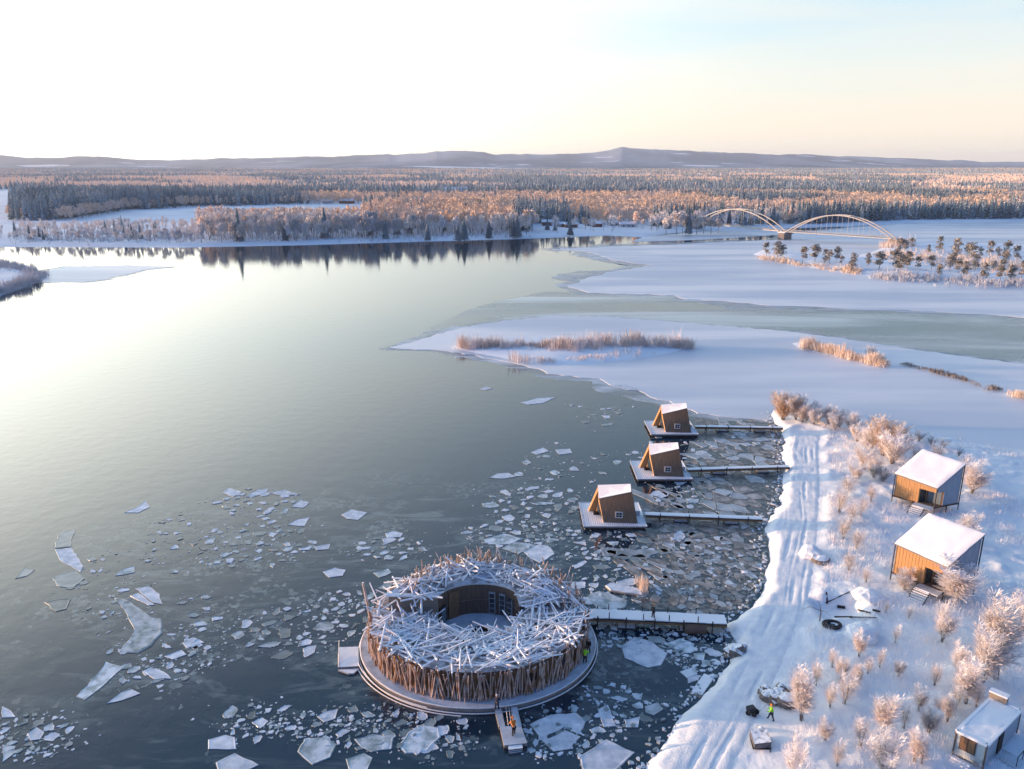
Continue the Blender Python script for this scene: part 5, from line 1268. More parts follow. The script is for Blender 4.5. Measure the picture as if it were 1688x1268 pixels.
# ---- floating cabins
def water_cabin(f1, label, first=None):
    F1 = P(f1[0], f1[1], .6)
    if first:
        c = copy_tree(first); c.location = (F1.x, F1.y, 0); c['label'] = label; return c
    e = thing_at('floating_cabin', (F1.x, F1.y, 0), label, 'cabin', 'floating cabins')
    # deck frame
    b = MB(); x0, x1, y0, y1 = -3.2, 6.5, -1.4, 7.4
    b.box(((x0 + x1) / 2, (y0 + y1) / 2, .14), (x1 - x0 - .5, y1 - y0 - .5, .6), 'dark_wood')
    b.box(((x0 + x1) / 2, (y0 + y1) / 2, .50), (x1 - x0, y1 - y0, .2), 'grey_board'); b.build('float_base', e)
    b = MB(); k = 30
    for i in range(k):
        xa = x0 + (x1 - x0) * i / k; b.box((xa + (x1 - x0) / k / 2, (y0 + y1) / 2, .63), ((x1 - x0) / k - .035, y1 - y0 - .05, .05), 'deck_wood')
    b.build('deck', e)
    b = MB()
    for (xa, ya, xb, yb) in ((x0, y0, x0, y1), (x0, y1, x1, y1), (x0, y0, x1, y0), (x1, y0, x1, y1)):
        b.beam(Vector((xa, ya, .68)), Vector((xb, yb, .68)), .12, .1, 'deck_snow')
    b.build('deck_edge', e)
    z0 = .65
    # corners: front (left gable) and back; near foot, near cap edge, ridge, far cap, far foot
    fr = [Vector((0, 0, z0)), Vector((-.75, .75, 4.3)), Vector((-.70, 2.65, 5.7)), Vector((-1.9, 4.9, z0))]
    bk = [Vector((5.25, -.3, z0)), Vector((4.0, -.6, 6.0)), Vector((4.1, 1.0, 6.6)), Vector((4.0, 4.6, z0))]
    cen = (fr[0] + fr[2] + bk[0] + bk[2]) / 4
    names = ['near_wall', 'roof', 'far_wall']; ms = ['grey_brown', 'roof_snow', 'grey_brown']
    th = .85
    def bil(bb, a, c, d, f, m, n=8):
        vs = [a.lerp(c, i / n).lerp(f.lerp(d, i / n), j / n) for j in range(n + 1) for i in range(n + 1)]
        bb.add(vs, [(j * (n + 1) + i, j * (n + 1) + i + 1, (j + 1) * (n + 1) + i + 1, (j + 1) * (n + 1) + i) for j in range(n) for i in range(n)], m)
    def inner(v, c):
        w = v.copy(); d = Vector((0, c.y - v.y, c.z - v.z)); d = d.normalized() * th; w += d; w.z = max(w.z, z0); return w
    cf = Vector((0, 2.2, 2.0)); cb = Vector((0, 1.8, 2.0))
    fi = [inner(v, cf) for v in fr]; bi = [inner(v, cb) for v in bk]
    fi[0].z = fi[3].z = z0; fi[0].y = fr[0].y + th; fi[3].y = fr[3].y - th
    bi = [v.lerp(w_, .35) for v, w_ in zip(bk, bi)]
    for k in range(3):
        b = MB(); m = ms[k]
        bil(b, fr[k], bk[k], bk[k + 1], fr[k + 1], m)
        b.add([fi[k], fi[k + 1], bi[k + 1], bi[k]], [(0, 1, 2, 3)], 'pine_board')
        b.add([fr[k], fr[k + 1], fi[k + 1], fi[k]], [(0, 1, 2, 3)], 'pine_board')
        b.add([bk[k + 1], bk[k], bi[k], bi[k + 1]], [(0, 1, 2, 3)], 'grey_brown')
        o = b.build(names[k], e)
        if k == 0:
            # window on the near wall
            u = (bk[0] - fr[0]).normalized(); up = (bk[1] - bk[0]).normalized(); c = fr[0].lerp(bk[0], .50) + (fr[1].lerp(bk[1], .5) - fr[0].lerp(bk[0], .5)) * .30
            nr = u.cross(up).normalized(); R = Matrix((u, -nr, nr.cross(-u) * -1)).transposed()
            upn = nr.cross(u).normalized(); R = Matrix((u, -nr, upn)).transposed()
            w = MB(); w.box(c, (1.15, .16, 1.05), 'frame_white', R=R); wo = w.build('window', o)
            w = MB(); w.box(c + nr * .07, (.85, .08, .75), 'glass', R=R); w.build('pane', wo)
            w = MB(); w.box(c + nr * .12, (.05, .04, .75), 'frame_white', R=R); w.box(c + nr * .12, (.85, .04, .05), 'frame_white', R=R); w.build('mullion', wo)
    # snow blanket standing proud on the roof facet
    b = MB(); upv = (bk[1] - fr[1]).cross(fr[2] - fr[1]).normalized()
    q = [fr[1], bk[1], bk[2], fr[2]]; b.hexa([v + upv * .01 for v in q], [v + upv * .16 for v in q], 'roof_snow'); b.build('roof_snow', e)
    # recessed gable with glass door
    g0 = [v.lerp(w_, .16) for v, w_ in zip(fi, bi)]
    b = MB(); b.add([g0[0], g0[1], g0[2], g0[3]], [(0, 3, 2, 1)], 'wall_warm'); gw = b.build('gable_wall', e)
    d = (g0[3] - g0[0]).normalized(); cg = (g0[0] + g0[3]) / 2; nn = Vector((-d.y, d.x, 0))
    if nn.x > 0: nn = -nn
    b = MB(); b.box(Vector((cg.x, cg.y, z0 + 1.15)) + nn * .10, (2.0, .10, 2.2), 'glass', R=Matrix((d, nn, Vector((0, 0, 1)))).transposed()); b.build('glass_door', gw)
    # back end
    b = MB(); b.add([bk[0], bk[1], bk[2], bk[3]], [(0, 3, 2, 1)], 'grey_brown'); b.build('back_wall', e)
    b = MB(); b.box((5.6, 2.6, 1.0), (.8, .12, .7), 'metal_pale'); b.box((-.9, 3.0, .85), (.7, .6, .4), 'dark_wood'); b.build('bench', e)
    return e
mat('grey_brown', (0.20, 0.145, 0.105), 0.8, col2=(0.15, 0.11, 0.08), vscale=1.2, stretch=(5, 5, .5), bump=.02, bscale=3, spec=.2)
c1 = water_cabin((994.9, 862), 'nearest of the three floating cabins, with a wide grey deck on its left')
c2 = water_cabin((1078.3, 785.5), 'middle one of the three floating cabins', c1)
c3 = water_cabin((1097.3, 713), 'farthest of the three floating cabins, below the edge of the snowy ice', c1)

# ---- land cabins on stilts
def blanket(b, q, h, n=18):
    """uneven snow blanket with drooping rounded edges over the quad q"""
    V = []; off = rnd.uniform(0, 50)
    for j in range(n + 1):
        for i in range(n + 1):
            u, v = i / n, j / n; p = q[0].lerp(q[1], u).lerp(q[3].lerp(q[2], u), v); ed = min(u, 1 - u, v, 1 - v) * n
            k = 1 - .55 * max(0, 1 - ed) ** 2; c = (q[0] + q[2]) / 2; jit = (float(vnoise(u * 9 + off, v * 9)) - .5) * .16 if ed == 0 else 0
            p = p + (p - c) * jit * .12; V.append(Vector((p.x, p.y, p.z + h * k + (float(fbm(p.x * .9 + off, p.y * .9, 3)) - .5) * .16 * min(1, ed))))
    b.add(V, [(j * (n + 1) + i, j * (n + 1) + i + 1, (j + 1) * (n + 1) + i + 1, (j + 1) * (n + 1) + i) for j in range(n) for i in range(n)], 'roof_snow')
    ring = [i for i in range(n + 1)] + [j * (n + 1) + n for j in range(1, n + 1)] + [n * (n + 1) + i for i in range(n - 1, -1, -1)] + [j * (n + 1) for j in range(n - 1, 0, -1)]
    base = [V[k_] - Vector((0, 0, h * .45 + .03)) for k_ in ring]; m_ = len(ring)
    b.add([V[k_] for k_ in ring] + base, [(i, m_ + i, m_ + (i + 1) % m_, (i + 1) % m_) for i in range(m_)], 'roof_snow')
def land_cabin(top, bots, label, stairs=None):
    gL, gR = G(*bots[0]), G(*bots[1])
    def top_at(px, py, g):    # roof corner above its foot
        z = zat(g.y, py); return P(px, py, z)
    L, R = top_at(*top[0], gL), top_at(*top[3], gR)
    Fr, Bk = P(*top[1], L.z - .6), P(*top[2], R.z + .5)
    T = [L, Fr, R, Bk]; g0 = (gL.z + gR.z) / 2; zf = g0 + 1.15
    cen = (L + Fr + R + Bk) / 4
    e = thing_at('land_cabin', (cen.x, cen.y, g0), label, 'cabin', 'tall wooden cabins on stilts on the spit')
    FL = [Vector((p.x, p.y, zf)) for p in T]
    def loc(b, nm, par=None):
        o = b.build(nm, par or e); localise(o, e); return o
    # floor
    b = MB(); b.hexa([p - Vector((0, 0, .25)) for p in FL], FL, 'wall_brown'); loc(b, 'floor')
    # roof slab with snow
    def ins(p, k): return Vector((p.x + (cen.x - p.x) * k, p.y + (cen.y - p.y) * k, p.z))
    b = MB(); ro = [ins(p, -.03) for p in T]; b.hexa([p + Vector((0, 0, .0)) for p in ro], [p + Vector((0, 0, .16)) for p in ro], 'grey_board'); rfo = loc(b, 'roof')
    b = MB(); blanket(b, [ins(p, -.02) + Vector((0, 0, .165)) for p in T], .22); localise(b.build('roof_snow', rfo, True), e)
    # walls; the front-left face (L-F) keeps an open terrace towards F
    def wall(A, B, tA, tB, m, nm, s0=0, s1=1, zb=None, inset=.06):
        a0, a1 = A.lerp(B, s0), A.lerp(B, s1); t0, t1 = tA.lerp(tB, s0), tA.lerp(tB, s1); b = MB()
        n_ = Vector((-(B.y - A.y), B.x - A.x, 0)).normalized() * .12
        lo0, lo1 = (a0.copy(), a1.copy())
        if zb: lo0.z += zb; lo1.z += zb
        q = [lo0, lo1, lo1 + n_, lo0 + n_]; w_ = [Vector((t0.x, t0.y, t0.z)), Vector((t1.x, t1.y, t1.z)), Vector((t1.x, t1.y, t1.z)) + n_, Vector((t0.x, t0.y, t0.z)) + n_]
        b.hexa(q, w_, m)
        nb = max(2, int((a1 - a0).length / .38)); no = n_.normalized() * -.028; dd = (a1 - a0).normalized() * .03
        for i in range(nb + 1):
            f_ = .01 + .98 * i / nb; l0, l1 = lo0.lerp(lo1, f_), w_[0].lerp(w_[1], f_)
            b.add([l0 + dd, l0 - dd, l1 - dd, l1 + dd] + [v + no for v in (l0 + dd, l0 - dd, l1 - dd, l1 + dd)], [(4, 5, 6, 7), (0, 4, 7, 3), (1, 2, 6, 5)], m)
        return loc(b, nm)
    I = [ins(p, .04) for p in FL]; TI = [ins(p, .04) for p in T]
    S0 = .60
    wall(I[0], I[1], TI[0], TI[1], 'pine_board', 'front_wall', 0, S0)
    wall(I[0], I[1], TI[0], TI[1], 'pine_board', 'front_lintel', S0, 1, zb=2.35)
    S1 = .34
    wall(I[1], I[2], TI[1], TI[2], 'hut_metal_cabin_shade', 'side_wall', S1, 1)  # side away from the sun: its shade is put into the grey colour
    wall(I[1], I[2], TI[1], TI[2], 'hut_metal_cabin_shade', 'side_lintel', 0, S1, zb=2.35)
    wall(I[2], I[3], TI[2], TI[3], 'grey_board', 'back_wall'); wall(I[3], I[0], TI[3], TI[0], 'wall_warm', 'far_wall')
    # recess behind the terrace
    c0, c1_ = I[0].lerp(I[1], S0), I[1].lerp(I[2], S1); inn = c0 + (c1_ - I[1])
    b = MB(); up = Vector((0, 0, 2.5)); b.add([c0, inn, inn + up, c0 + up], [(0, 1, 2, 3)], 'pine_board'); b.add([inn, c1_, c1_ + up, inn + up], [(0, 1, 2, 3)], 'wall_brown'); tw_ = loc(b, 'terrace_wall')
    b = MB(); m0 = c0.lerp(inn, .15); m1 = c0.lerp(inn, .85); nn = (I[1] - c0).normalized() * .05
    b.hexa([m0, m1, m1 + nn, m0 + nn], [m0 + Vector((0, 0, 2.1)), m1 + Vector((0, 0, 2.1)), m1 + nn + Vector((0, 0, 2.1)), m0 + nn + Vector((0, 0, 2.1))], 'glass'); loc(b, 'glass_door')
    m0 = inn.lerp(c1_, .1); m1 = inn.lerp(c1_, .9); nn = (I[1] - c1_).normalized() * .05
    b = MB(); b.hexa([m0, m1, m1 + nn, m0 + nn], [p + Vector((0, 0, 2.1)) for p in (m0, m1, m1 + nn, m0 + nn)], 'glass_grey'); loc(b, 'window')
    # legs and corner posts
    for k, p in enumerate(T):
        gz_ = gz(p.x, p.y) - .4
        b = MB(); b.tube([Vector((p.x, p.y, gz_)), Vector((p.x, p.y, p.z))], .09, 'metal_dark', 6); loc(b, 'leg')
    mid = [(FL[0] + FL[1]) / 2, (FL[1] + FL[2]) / 2]
    for p in mid: b = MB(); b.tube([Vector((p.x, p.y, g0 - .5)), Vector((p.x, p.y, zf))], .1, 'dark_wood', 6); loc(b, 'leg')
    # terrace edge and stairs
    b = MB(); d = (I[1] - I[0]).normalized(); nrm = Vector((d.y, -d.x, 0))
    if nrm.y > 0: nrm = -nrm
    s0 = I[0].lerp(I[1], .68)
    b.box(s0 + nrm * .7 + d * .6 - Vector((0, 0, .1)), (2.8, 1.6, .14), 'deck_snow', R=Matrix((d, nrm, Vector((0, 0, 1)))).transposed()); loc(b, 'terrace')
    b = MB()
    for i in range(6):
        c = s0 + nrm * (1.6 + i * .30) + d * .1 + Vector((0, 0, -.2 - i * .2)); b.box(c, (1.9, .26, .07), 'roof_snow', R=Matrix((d, nrm, Vector((0, 0, 1)))).transposed())
    for s in (-1, 1): b.beam(s0 + d * (.1 + s * .95) + nrm * 1.45 - Vector((0, 0, .15)), s0 + d * (.1 + s * .95) + nrm * 3.3 - Vector((0, 0, 1.35)), .08, .2, 'metal_dark')
    loc(b, 'stairs')
    return e
land_cabin([(1476, 898), (1562, 937), (1531, 849), (1622, 883)], [(1468, 955), (1601, 979)], 'lower and nearer of the two tall cabins on stilts, an orange-lit birch at its corner')
land_cabin([(1476, 782), (1545, 807), (1521, 743), (1591, 767)], [(1470, 827), (1576, 840)], 'upper and farther of the two tall cabins on stilts, darker opening at its right corner')

# ---- hut at the lower right corner
gh = G(1573, 1244); z0 = gh.z
e = thing_at('utility_hut', (gh.x + 2, gh.y + 2, z0), 'low box-shaped hut with pale green front and snowy roof in the lower right corner', 'hut')
zt = zat(gh.y, 1207); A = P(1577, 1207, zt); B = P(1627, 1231, zt); dv = (P(1642, 1155, zt) - A); Lh = dv.length; dv = dv.normalized()
uw = (B - A); wid = uw.length; uw = uw.normalized(); dv2 = Vector((-uw.y, uw.x, 0))
dv = (dv * .6 + dv2 * .4).normalized(); C_ = B + dv * Lh; D_ = A + dv * Lh
foot = [Vector((p.x, p.y, z0 + .2)) for p in (A, B, C_, D_)]; topc = [Vector((p.x, p.y, zt)) for p in (A, B, C_, D_)]
def L_(b, nm, par=None): o = b.build(nm, par or e); localise(o, e); return o
def wl_(i, j, m, nm, thick=.12):
    b = MB(); n_ = Vector((-(foot[j].y - foot[i].y), foot[j].x - foot[i].x, 0)).normalized() * thick
    b.hexa([foot[i], foot[j], foot[j] + n_, foot[i] + n_], [topc[i], topc[j], topc[j] + n_, topc[i] + n_], m); return L_(b, nm)
fw = wl_(0, 1, 'hut_green', 'front_wall'); sw = wl_(1, 2, 'hut_metal_cabin_shade', 'side_wall'); wl_(2, 3, 'hut_green', 'back_wall'); wl_(3, 0, 'hut_green', 'left_wall')
b = MB(); b.hexa([p + Vector((0, 0, .002)) for p in topc], [p + Vector((0, 0, .05)) for p in topc], 'grey_board'); rfh = L_(b, 'roof')
b = MB(); blanket(b, [p + Vector((0, 0, .055)) for p in topc], .14); o_ = b.build('roof_snow', rfh, True); localise(o_, e)
for i, j in ((0, 1), (1, 2), (2, 3), (3, 0)):
    b = MB(); b.beam(topc[i] + Vector((0, 0, .12)), topc[j] + Vector((0, 0, .12)), .28, .22, 'roof_snow'); L_(b, 'roof_rim')
for i in range(4): b = MB(); b.box((foot[i] + topc[i]) / 2, (.13, .13, zt - z0 + .1), 'wall_brown', rz=math.atan2(uw.y, uw.x)); L_(b, 'corner_post')
Rf = Matrix((uw, dv2, Vector((0, 0, 1)))).transposed()
b = MB(); c = A.lerp(B, .42); c.z = z0 + 1.75; b.box(c - dv2 * .03, (1.35, .1, 1.5), 'wall_brown', R=Rf); w_ = L_(b, 'window')
b = MB()
for s in (-.31, .31): b.box(c - dv2 * .10 + uw * s, (.52, .06, 1.2), 'wall_warm', R=Rf)
localise(b.build('pane', w_), e)
b = MB(); Rs_ = Matrix((dv, Vector((dv.y, -dv.x, 0)), Vector((0, 0, 1)))).transposed(); sn = Vector((dv.y, -dv.x, 0)); c = foot[1].lerp(foot[2], .42); b.box(c + sn * .05 + Vector((0, 0, 1.15)), (1.0, .12, 2.1), 'dark_wood', R=Rs_); L_(b, 'side_door')
b = MB(); c = foot[1].lerp(foot[2], .42) + sn * 1.0; b.box(c + Vector((0, 0, -.05)), (1.6, 1.8, .12), 'deck_snow', R=Rs_)
for s in (-1, 1): b.tube([c + dv * .7 * s + sn * .8, c + dv * .7 * s + sn * .8 + Vector((0, 0, 1.0))], .04, 'metal_dark', 5)
b.tube([c - dv * .7 + sn * .8 + Vector((0, 0, 1)), c + dv * .7 + sn * .8 + Vector((0, 0, 1))], .04, 'metal_dark', 5); L_(b, 'side_porch')
b = MB(); c = D_.lerp(C_, .22); c.z = zt + .45; b.box(c, (1.5, .7, .8), 'wall_grey', R=Rf); b.box(c + Vector((0, 0, .46)), (1.6, .8, .12), 'roof_snow', R=Rf); L_(b, 'roof_box')
b = MB()
for k in range(3): c = foot[0].lerp(foot[1], .35) - dv2 * (.5 + k * .35); b.box(c + Vector((0, 0, -.05 - k * .13)), (1.6, .34, .12), 'roof_snow', R=Rf)
L_(b, 'front_steps')
bsh = shrub('bush', 1608, 1262, 20, 'small dark-stemmed snowy bush before the hut front', w=1.2)

# ---- arched bridge
br = thing_at('arch_bridge', P(1295, 396, 0), 'pale steel bridge of two arches over the frozen river', 'bridge')
PA, PB, PC = P(1293, 395, 0), P(1478, 409, 0), P(1146, 379, 0)
def arch(a, c, rise, name, zdeck=6.0, wd=7.0):
    d = (c - a); L = d.length; u = d.normalized(); nr = Vector((-u.y, u.x, 0))
    for s in (-.5, .5):
        pts = []
        for i in range(33):
            t = i / 32; p = a.lerp(c, t) + nr * wd * s; p.z = 4.0 + rise * (1 - (2 * t - 1) ** 2); pts.append(p)
        b = MB(); b.tube(pts, .38, 'arch_paint', 8); localise(b.build(name, br), br)
        for i in range(4, 29, 3):
            p = pts[i]; b = MB(); b.tube([p, Vector((p.x, p.y, zdeck))], .09, 'arch_paint', 4); localise(b.build('hanger', br), br)
    b = MB(); b.beam(a + Vector((0, 0, zdeck)), c + Vector((0, 0, zdeck)), wd * .9, .5, 'arch_paint'); localise(b.build('road_deck', br), br)
    b = MB()
    for s in (-.46, .46): b.tube([a + nr * wd * s + Vector((0, 0, zdeck + 1.1)), c + nr * wd * s + Vector((0, 0, zdeck + 1.1))], .1, 'arch_paint', 4)
    localise(b.build('railing', br), br)
arch(PA, PB, 15.5, 'arch'); arch(PC, PA, 15.5, 'arch')
b = MB(); b.box((PA.x, PA.y, 2.4), (5, 11, 6.4), 'concrete', rz=math.atan2((PB - PA).y, (PB - PA).x)); b.box((PA.x, PA.y, 5.4), (5.6, 11.6, .5), 'far_snow', rz=math.atan2((PB - PA).y, (PB - PA).x)); localise(b.build('pier', br), br)
for q in (PB, PC):
    b = MB(); b.box((q.x, q.y, 2.6), (8, 10, 6.2), 'concrete', rz=math.atan2((PB - PA).y, (PB - PA).x)); localise(b.build('abutment', br), br)

# ---- shore houses across the river
HS = [(902, 371, 9, 7, 3.6, 'first house from the left in the row on the snowy lawn'), (924, 373, 7, 6, 3.0, 'second house in the row on the snowy lawn'), (941, 374, 10, 7, 3.2, 'third house in the row, reddish wall'),
      (984, 373, 9, 7, 3.4, 'house between the two round orange birches'), (1014, 371, 11, 7, 3.4, 'long low house right of the first round birch'), (1034, 373, 13, 7, 3.0, 'longest house at the right end of the lawn'),
      (750, 323, 42, 26, 6, 'big white-roofed hall in the distant village'), (716, 324, 18, 12, 5, 'small white house left of the big hall'), (688, 328, 16, 12, 5, 'blue-grey house left in the distant village'), (624, 334, 20, 12, 5, 'flat house at the left end of the village'), (812, 332, 14, 11, 5, 'house right of the big hall among orange trees'), (572, 338, 18, 10, 4, 'farm building above the end of the white field'), (540, 338, 12, 9, 4, 'shed at the far edge of the white field'), (50, 320, 26, 14, 5, 'barn behind the left snowfield'), (826, 342, 14, 10, 5, 'house among the orange birches above the lawn')]
for x, y, wx, wy, hh, lb in HS:
    p = P(x, y, 2); zb = float(far_h(np.array([p.x]), np.array([p.y]))[0]); e = thing_at('village_house', (p.x, p.y, zb - .3), lb, 'house', 'small houses across the river', rnd.uniform(-.25, .25))
    b = MB(); b.box((0, 0, hh / 2), (wx, wy, hh), 'house_wall' if rnd.random() < .6 else 'metal_pale'); b.build('wall', e)
    b = MB(); rh = wy * .28; q = [(-wx / 2 - .5, -wy / 2 - .5, hh), (wx / 2 + .5, -wy / 2 - .5, hh), (wx / 2 + .5, wy / 2 + .5, hh), (-wx / 2 - .5, wy / 2 + .5, hh), (-wx / 2 - .5, 0, hh + rh), (wx / 2 + .5, 0, hh + rh)]
    b.add(q, [(0, 1, 5, 4), (2, 3, 4, 5), (0, 4, 3), (1, 2, 5), (3, 2, 1, 0)], 'far_snow'); b.build('roof', e)
    if y > 340:
        for s in (-.28, .05, .3): b = MB(); b.box((wx * s, -wy / 2 - .03, hh * .5), (1.2, .1, 1.2), 'glass'); b.build('window', e)

# ---- boulders, pit, goods on the snow
def boulder(name, px, py, s, label, group=None, m='rock', zs=.7):
    p = G(px, py); bm = []; r2 = np.random.RandomState(int(px * 7 + py)); b = MB(); n1, n2 = 10, 7; V = []
    off = r2.rand() * 50
    for j in range(n2 + 1):
        for i in range(n1):
            th, ph = 2 * math.pi * i / n1, math.pi * j / n2; d = Vector((math.sin(ph) * math.cos(th), math.sin(ph) * math.sin(th), math.cos(ph)))
            k = .75 + .5 * float(vnoise(d.x * 1.7 + off, d.y * 1.7 + d.z * 2.1 + off)); V.append(d * s * k)
    b.add([(v.x, v.y, v.z * zs) for v in V], [(j * n1 + i, (j + 1) * n1 + i, (j + 1) * n1 + (i + 1) % n1, j * n1 + (i + 1) % n1) for j in range(n2) for i in range(n1)], m)
    o = b.build(name); o.location = (p.x, p.y, p.z + s * zs * .35); return tag(o, label, 'rock', group)
for x, y, s, lb in [(1256, 1144, .55, 'small stone at the left tip of the boulder heap'), (1266, 1152, .95, 'dark brown boulder on the left of the heap'), (1262, 1140, .7, 'snow-capped stone behind the dark brown boulder'), (1276, 1157, .8, 'dark boulder in the front middle of the heap'),
                    (1284, 1146, .8, 'pyramid-like snowy stone in the middle of the heap'), (1296, 1158, 1.1, 'largest flat-topped snowy boulder on the right of the heap'), (1308, 1152, .8, 'brown stone at the right end of the heap'), (1288, 1136, .6, 'dark stone at the back of the heap'), (1302, 1138, .6, 'stone at the back right of the heap')]:
    boulder('boulder', x, y, s, lb, 'boulders of the heap beside the track')
for x, y, s, lb in [(1213, 1077, 1.3, 'largest snow-capped rock on the bank below the main bridge'), (1204, 1072, .8, 'sunlit rock on the bank left of the largest one'), (1200, 1084, .7, 'rock at the water below the sunlit one'), (1182, 1102, .8, 'dark rock at the waterline on the lower bank'), (1190, 1096, .6, 'snowy rock above the dark waterline rock'), (1172, 1113, .6, 'small rock farther down the bank'), (1222, 1068, .6, 'small snowy rock right of the largest bank rock')]:
    boulder('bank_rock', x, y, s, lb, 'rocks along the bank below the main bridge')
boulder('snow_heap', 1338, 915, 1.7, 'heap of ploughed snow and stones right of the track, level with the nearest footbridge', m='snow', zs=.5)
boulder('snow_heap', 1352, 925, 1.3, 'smaller dirty snow heap beside the ploughed one', m='rock', zs=.4)
boulder('snow_heap', 1418, 1048, 1.9, 'smooth cream-lit snow mound below the dug pit', m='snow', zs=.55)
boulder('snow_heap', 1430, 985, 1.8, 'rough snow mound behind the dug pit', m='snow', zs=.45)
q = G(1146, 1152); e = thing_at('concrete_block', q, 'square grey concrete block with a long snowy slab behind it on the bank', 'block')
d = (G(1170, 1120) - q); d.z = 0; d = d.normalized(); R_ = Matrix((Vector((d.y, -d.x, 0)), d, Vector((0, 0, 1)))).transposed()
b = MB(); b.box(q + Vector((0, 0, .25)), (1.25, .5, .7), 'concrete', R=R_); L_(b, 'block')
b = MB(); b.box(q + d * 2.1 + Vector((0, 0, .38)), (1.15, 3.6, .4), 'roof_snow', R=R_); L_(b, 'slab')
# wheeled barrow-like machine pulled by the worker
q = G(1240, 1178); e = thing_at('barrow', q, 'small black wheeled machine in front of the lime-vested worker', 'barrow')
b = MB(); b.box(q + Vector((-.1, .2, .55)), (.8, .6, .35), 'metal_dark', rz=.3); b.box(q + Vector((-.35, -.05, .5)), (.35, .5, .3), 'metal_dark', rz=.3); L_(b, 'body')
for dx, dy in ((-.45, -.1), (.05, -.35), (.45, .1), (-.1, .5)):
    b = MB(); c = q + Vector((dx, dy, .27)); b.tube([c - Vector((0.05, .08, 0)), c + Vector((.05, .08, 0))], .26, 'tyre', 14); L_(b, 'wheel')
b = MB(); b.tube([q + Vector((.2, .1, .5)), q + Vector((.9, .15, .35)), q + Vector((1.4, .3, .9)), q + Vector((1.75, .35, 1.0))], .035, 'frame_white', 5); L_(b, 'handle')
q = G(1252, 1225); e = thing_at('covered_pallet', q, 'grey tarpaulin-covered pallet on the snow below the worker', 'pallet')
b = MB(); b.box(q + Vector((0, 0, .12)), (1.6, 1.9, .16), 'dark_wood', rz=-.12); L_(b, 'pallet')
b = MB(); pts = []
for (x, y) in ((-.8, -.95), (.75, -.9), (.85, .95), (-.7, .9)): pts.append(q + Vector((x, y, .2)))
b.hexa(pts, [p + Vector((rnd.uniform(-.05, .05), 0, rnd.uniform(.5, .75))) for p in pts], 'tarp'); L_(b, 'tarpaulin')
b = MB(); b.tube([q + Vector((.75, -.9, .3)), q + Vector((.45, -1.6, .06)), q + Vector((.3, -2.2, .05))], .06, 'metal_dark', 5); L_(b, 'strap')
q = G(1255, 1203); tag(boulder('stone', 1254, 1204, .38, 'small dark stone just above the covered pallet'), None)
# pit edge boards, loose ring, branch
q = G(1371, 1031); e = thing_at('tyre_ring', q, 'black tyre-like ring lying in the snow left below the dug pit', 'tyre')
b = MB(); b.tube([q + Vector((.95 * math.cos(a), .70 * math.sin(a), .14)) for a in arc(0, 360, 20)], .24, 'tyre', 8, False); L_(b, 'tyre')
b = MB(); b.tube([q + Vector((0, 0, .02)), q + Vector((0, 0, .1))], .75, 'metal_dark', 16); L_(b, 'inner_disc')
e = thing_at('pit_boards', G(1385, 1005), 'dark planks edging the dug pit in the snow', 'planks')
for a, c, rr in (((1362, 986), (1399, 989), .05), ((1380, 1002), (1393, 1004), .14), ((1376, 1019), (1404, 1020), .10), ((1414, 1008), (1434, 1009), .09), ((1438, 1008), (1451, 1011), .10), ((1361, 987), (1363, 1000), .08), ((1404, 1020), (1445, 1021), .05)):
    b = MB(); A_, C2 = G(*a), G(*c); A_.z += .22; C2.z += .22; b.beam(A_, C2, rr * 2.2, rr * 1.5, 'dark_wood'); L_(b, 'plank')
e = thing_at('bare_branch', G(1358, 1010), 'bare dark branch sticking out of the snow left of the dug pit', 'branch')
b = MB(); g1 = G(1351, 1024)
b.tube([g1, g1 + Vector((.5, 1.0, .5)), g1 + Vector((.9, 2.4, .7)), g1 + Vector((.8, 3.2, .9))], [.07, .06, .04, .02], 'wall_brown', 5)
b.tube([g1 + Vector((.6, 1.4, .55)), g1 + Vector((-.5, 1.9, .8)), g1 + Vector((-1.6, 1.7, .5))], [.04, .03, .01], 'wall_brown', 5)
b.tube([g1 + Vector((.6, 1.4, .55)), g1 + Vector((1.1, .9, .7)), g1 + Vector((1.4, .2, .4))], [.04, .03, .01], 'wall_brown', 5); L_(b, 'branch')
# icy raft with orange tuft
px_floe('pointed_raft', [(997, 968), (1006, 963), (1030, 968), (1056, 974), (1060, 984), (1030, 980), (1006, 976)], 'long pointed blue-grey slab lying in the ice above the main bridge', 'floe_snowy', 'raft', .5, .03)
P0 = P(1060, 972); X_ = np.full(24, P0.x) + np.random.RandomState(1).normal(size=24) * .25; Y_ = np.full(24, P0.y) + np.random.RandomState(2).normal(size=24) * .6
tufts('reeds', X_, Y_, np.full(24, .2), 10, 1.4, .03, 'reed_orange' if 'reed_orange' in MATS else 'twig_gold', 'orange reed tuft at the blunt end of the pointed slab', 'reeds', .2)

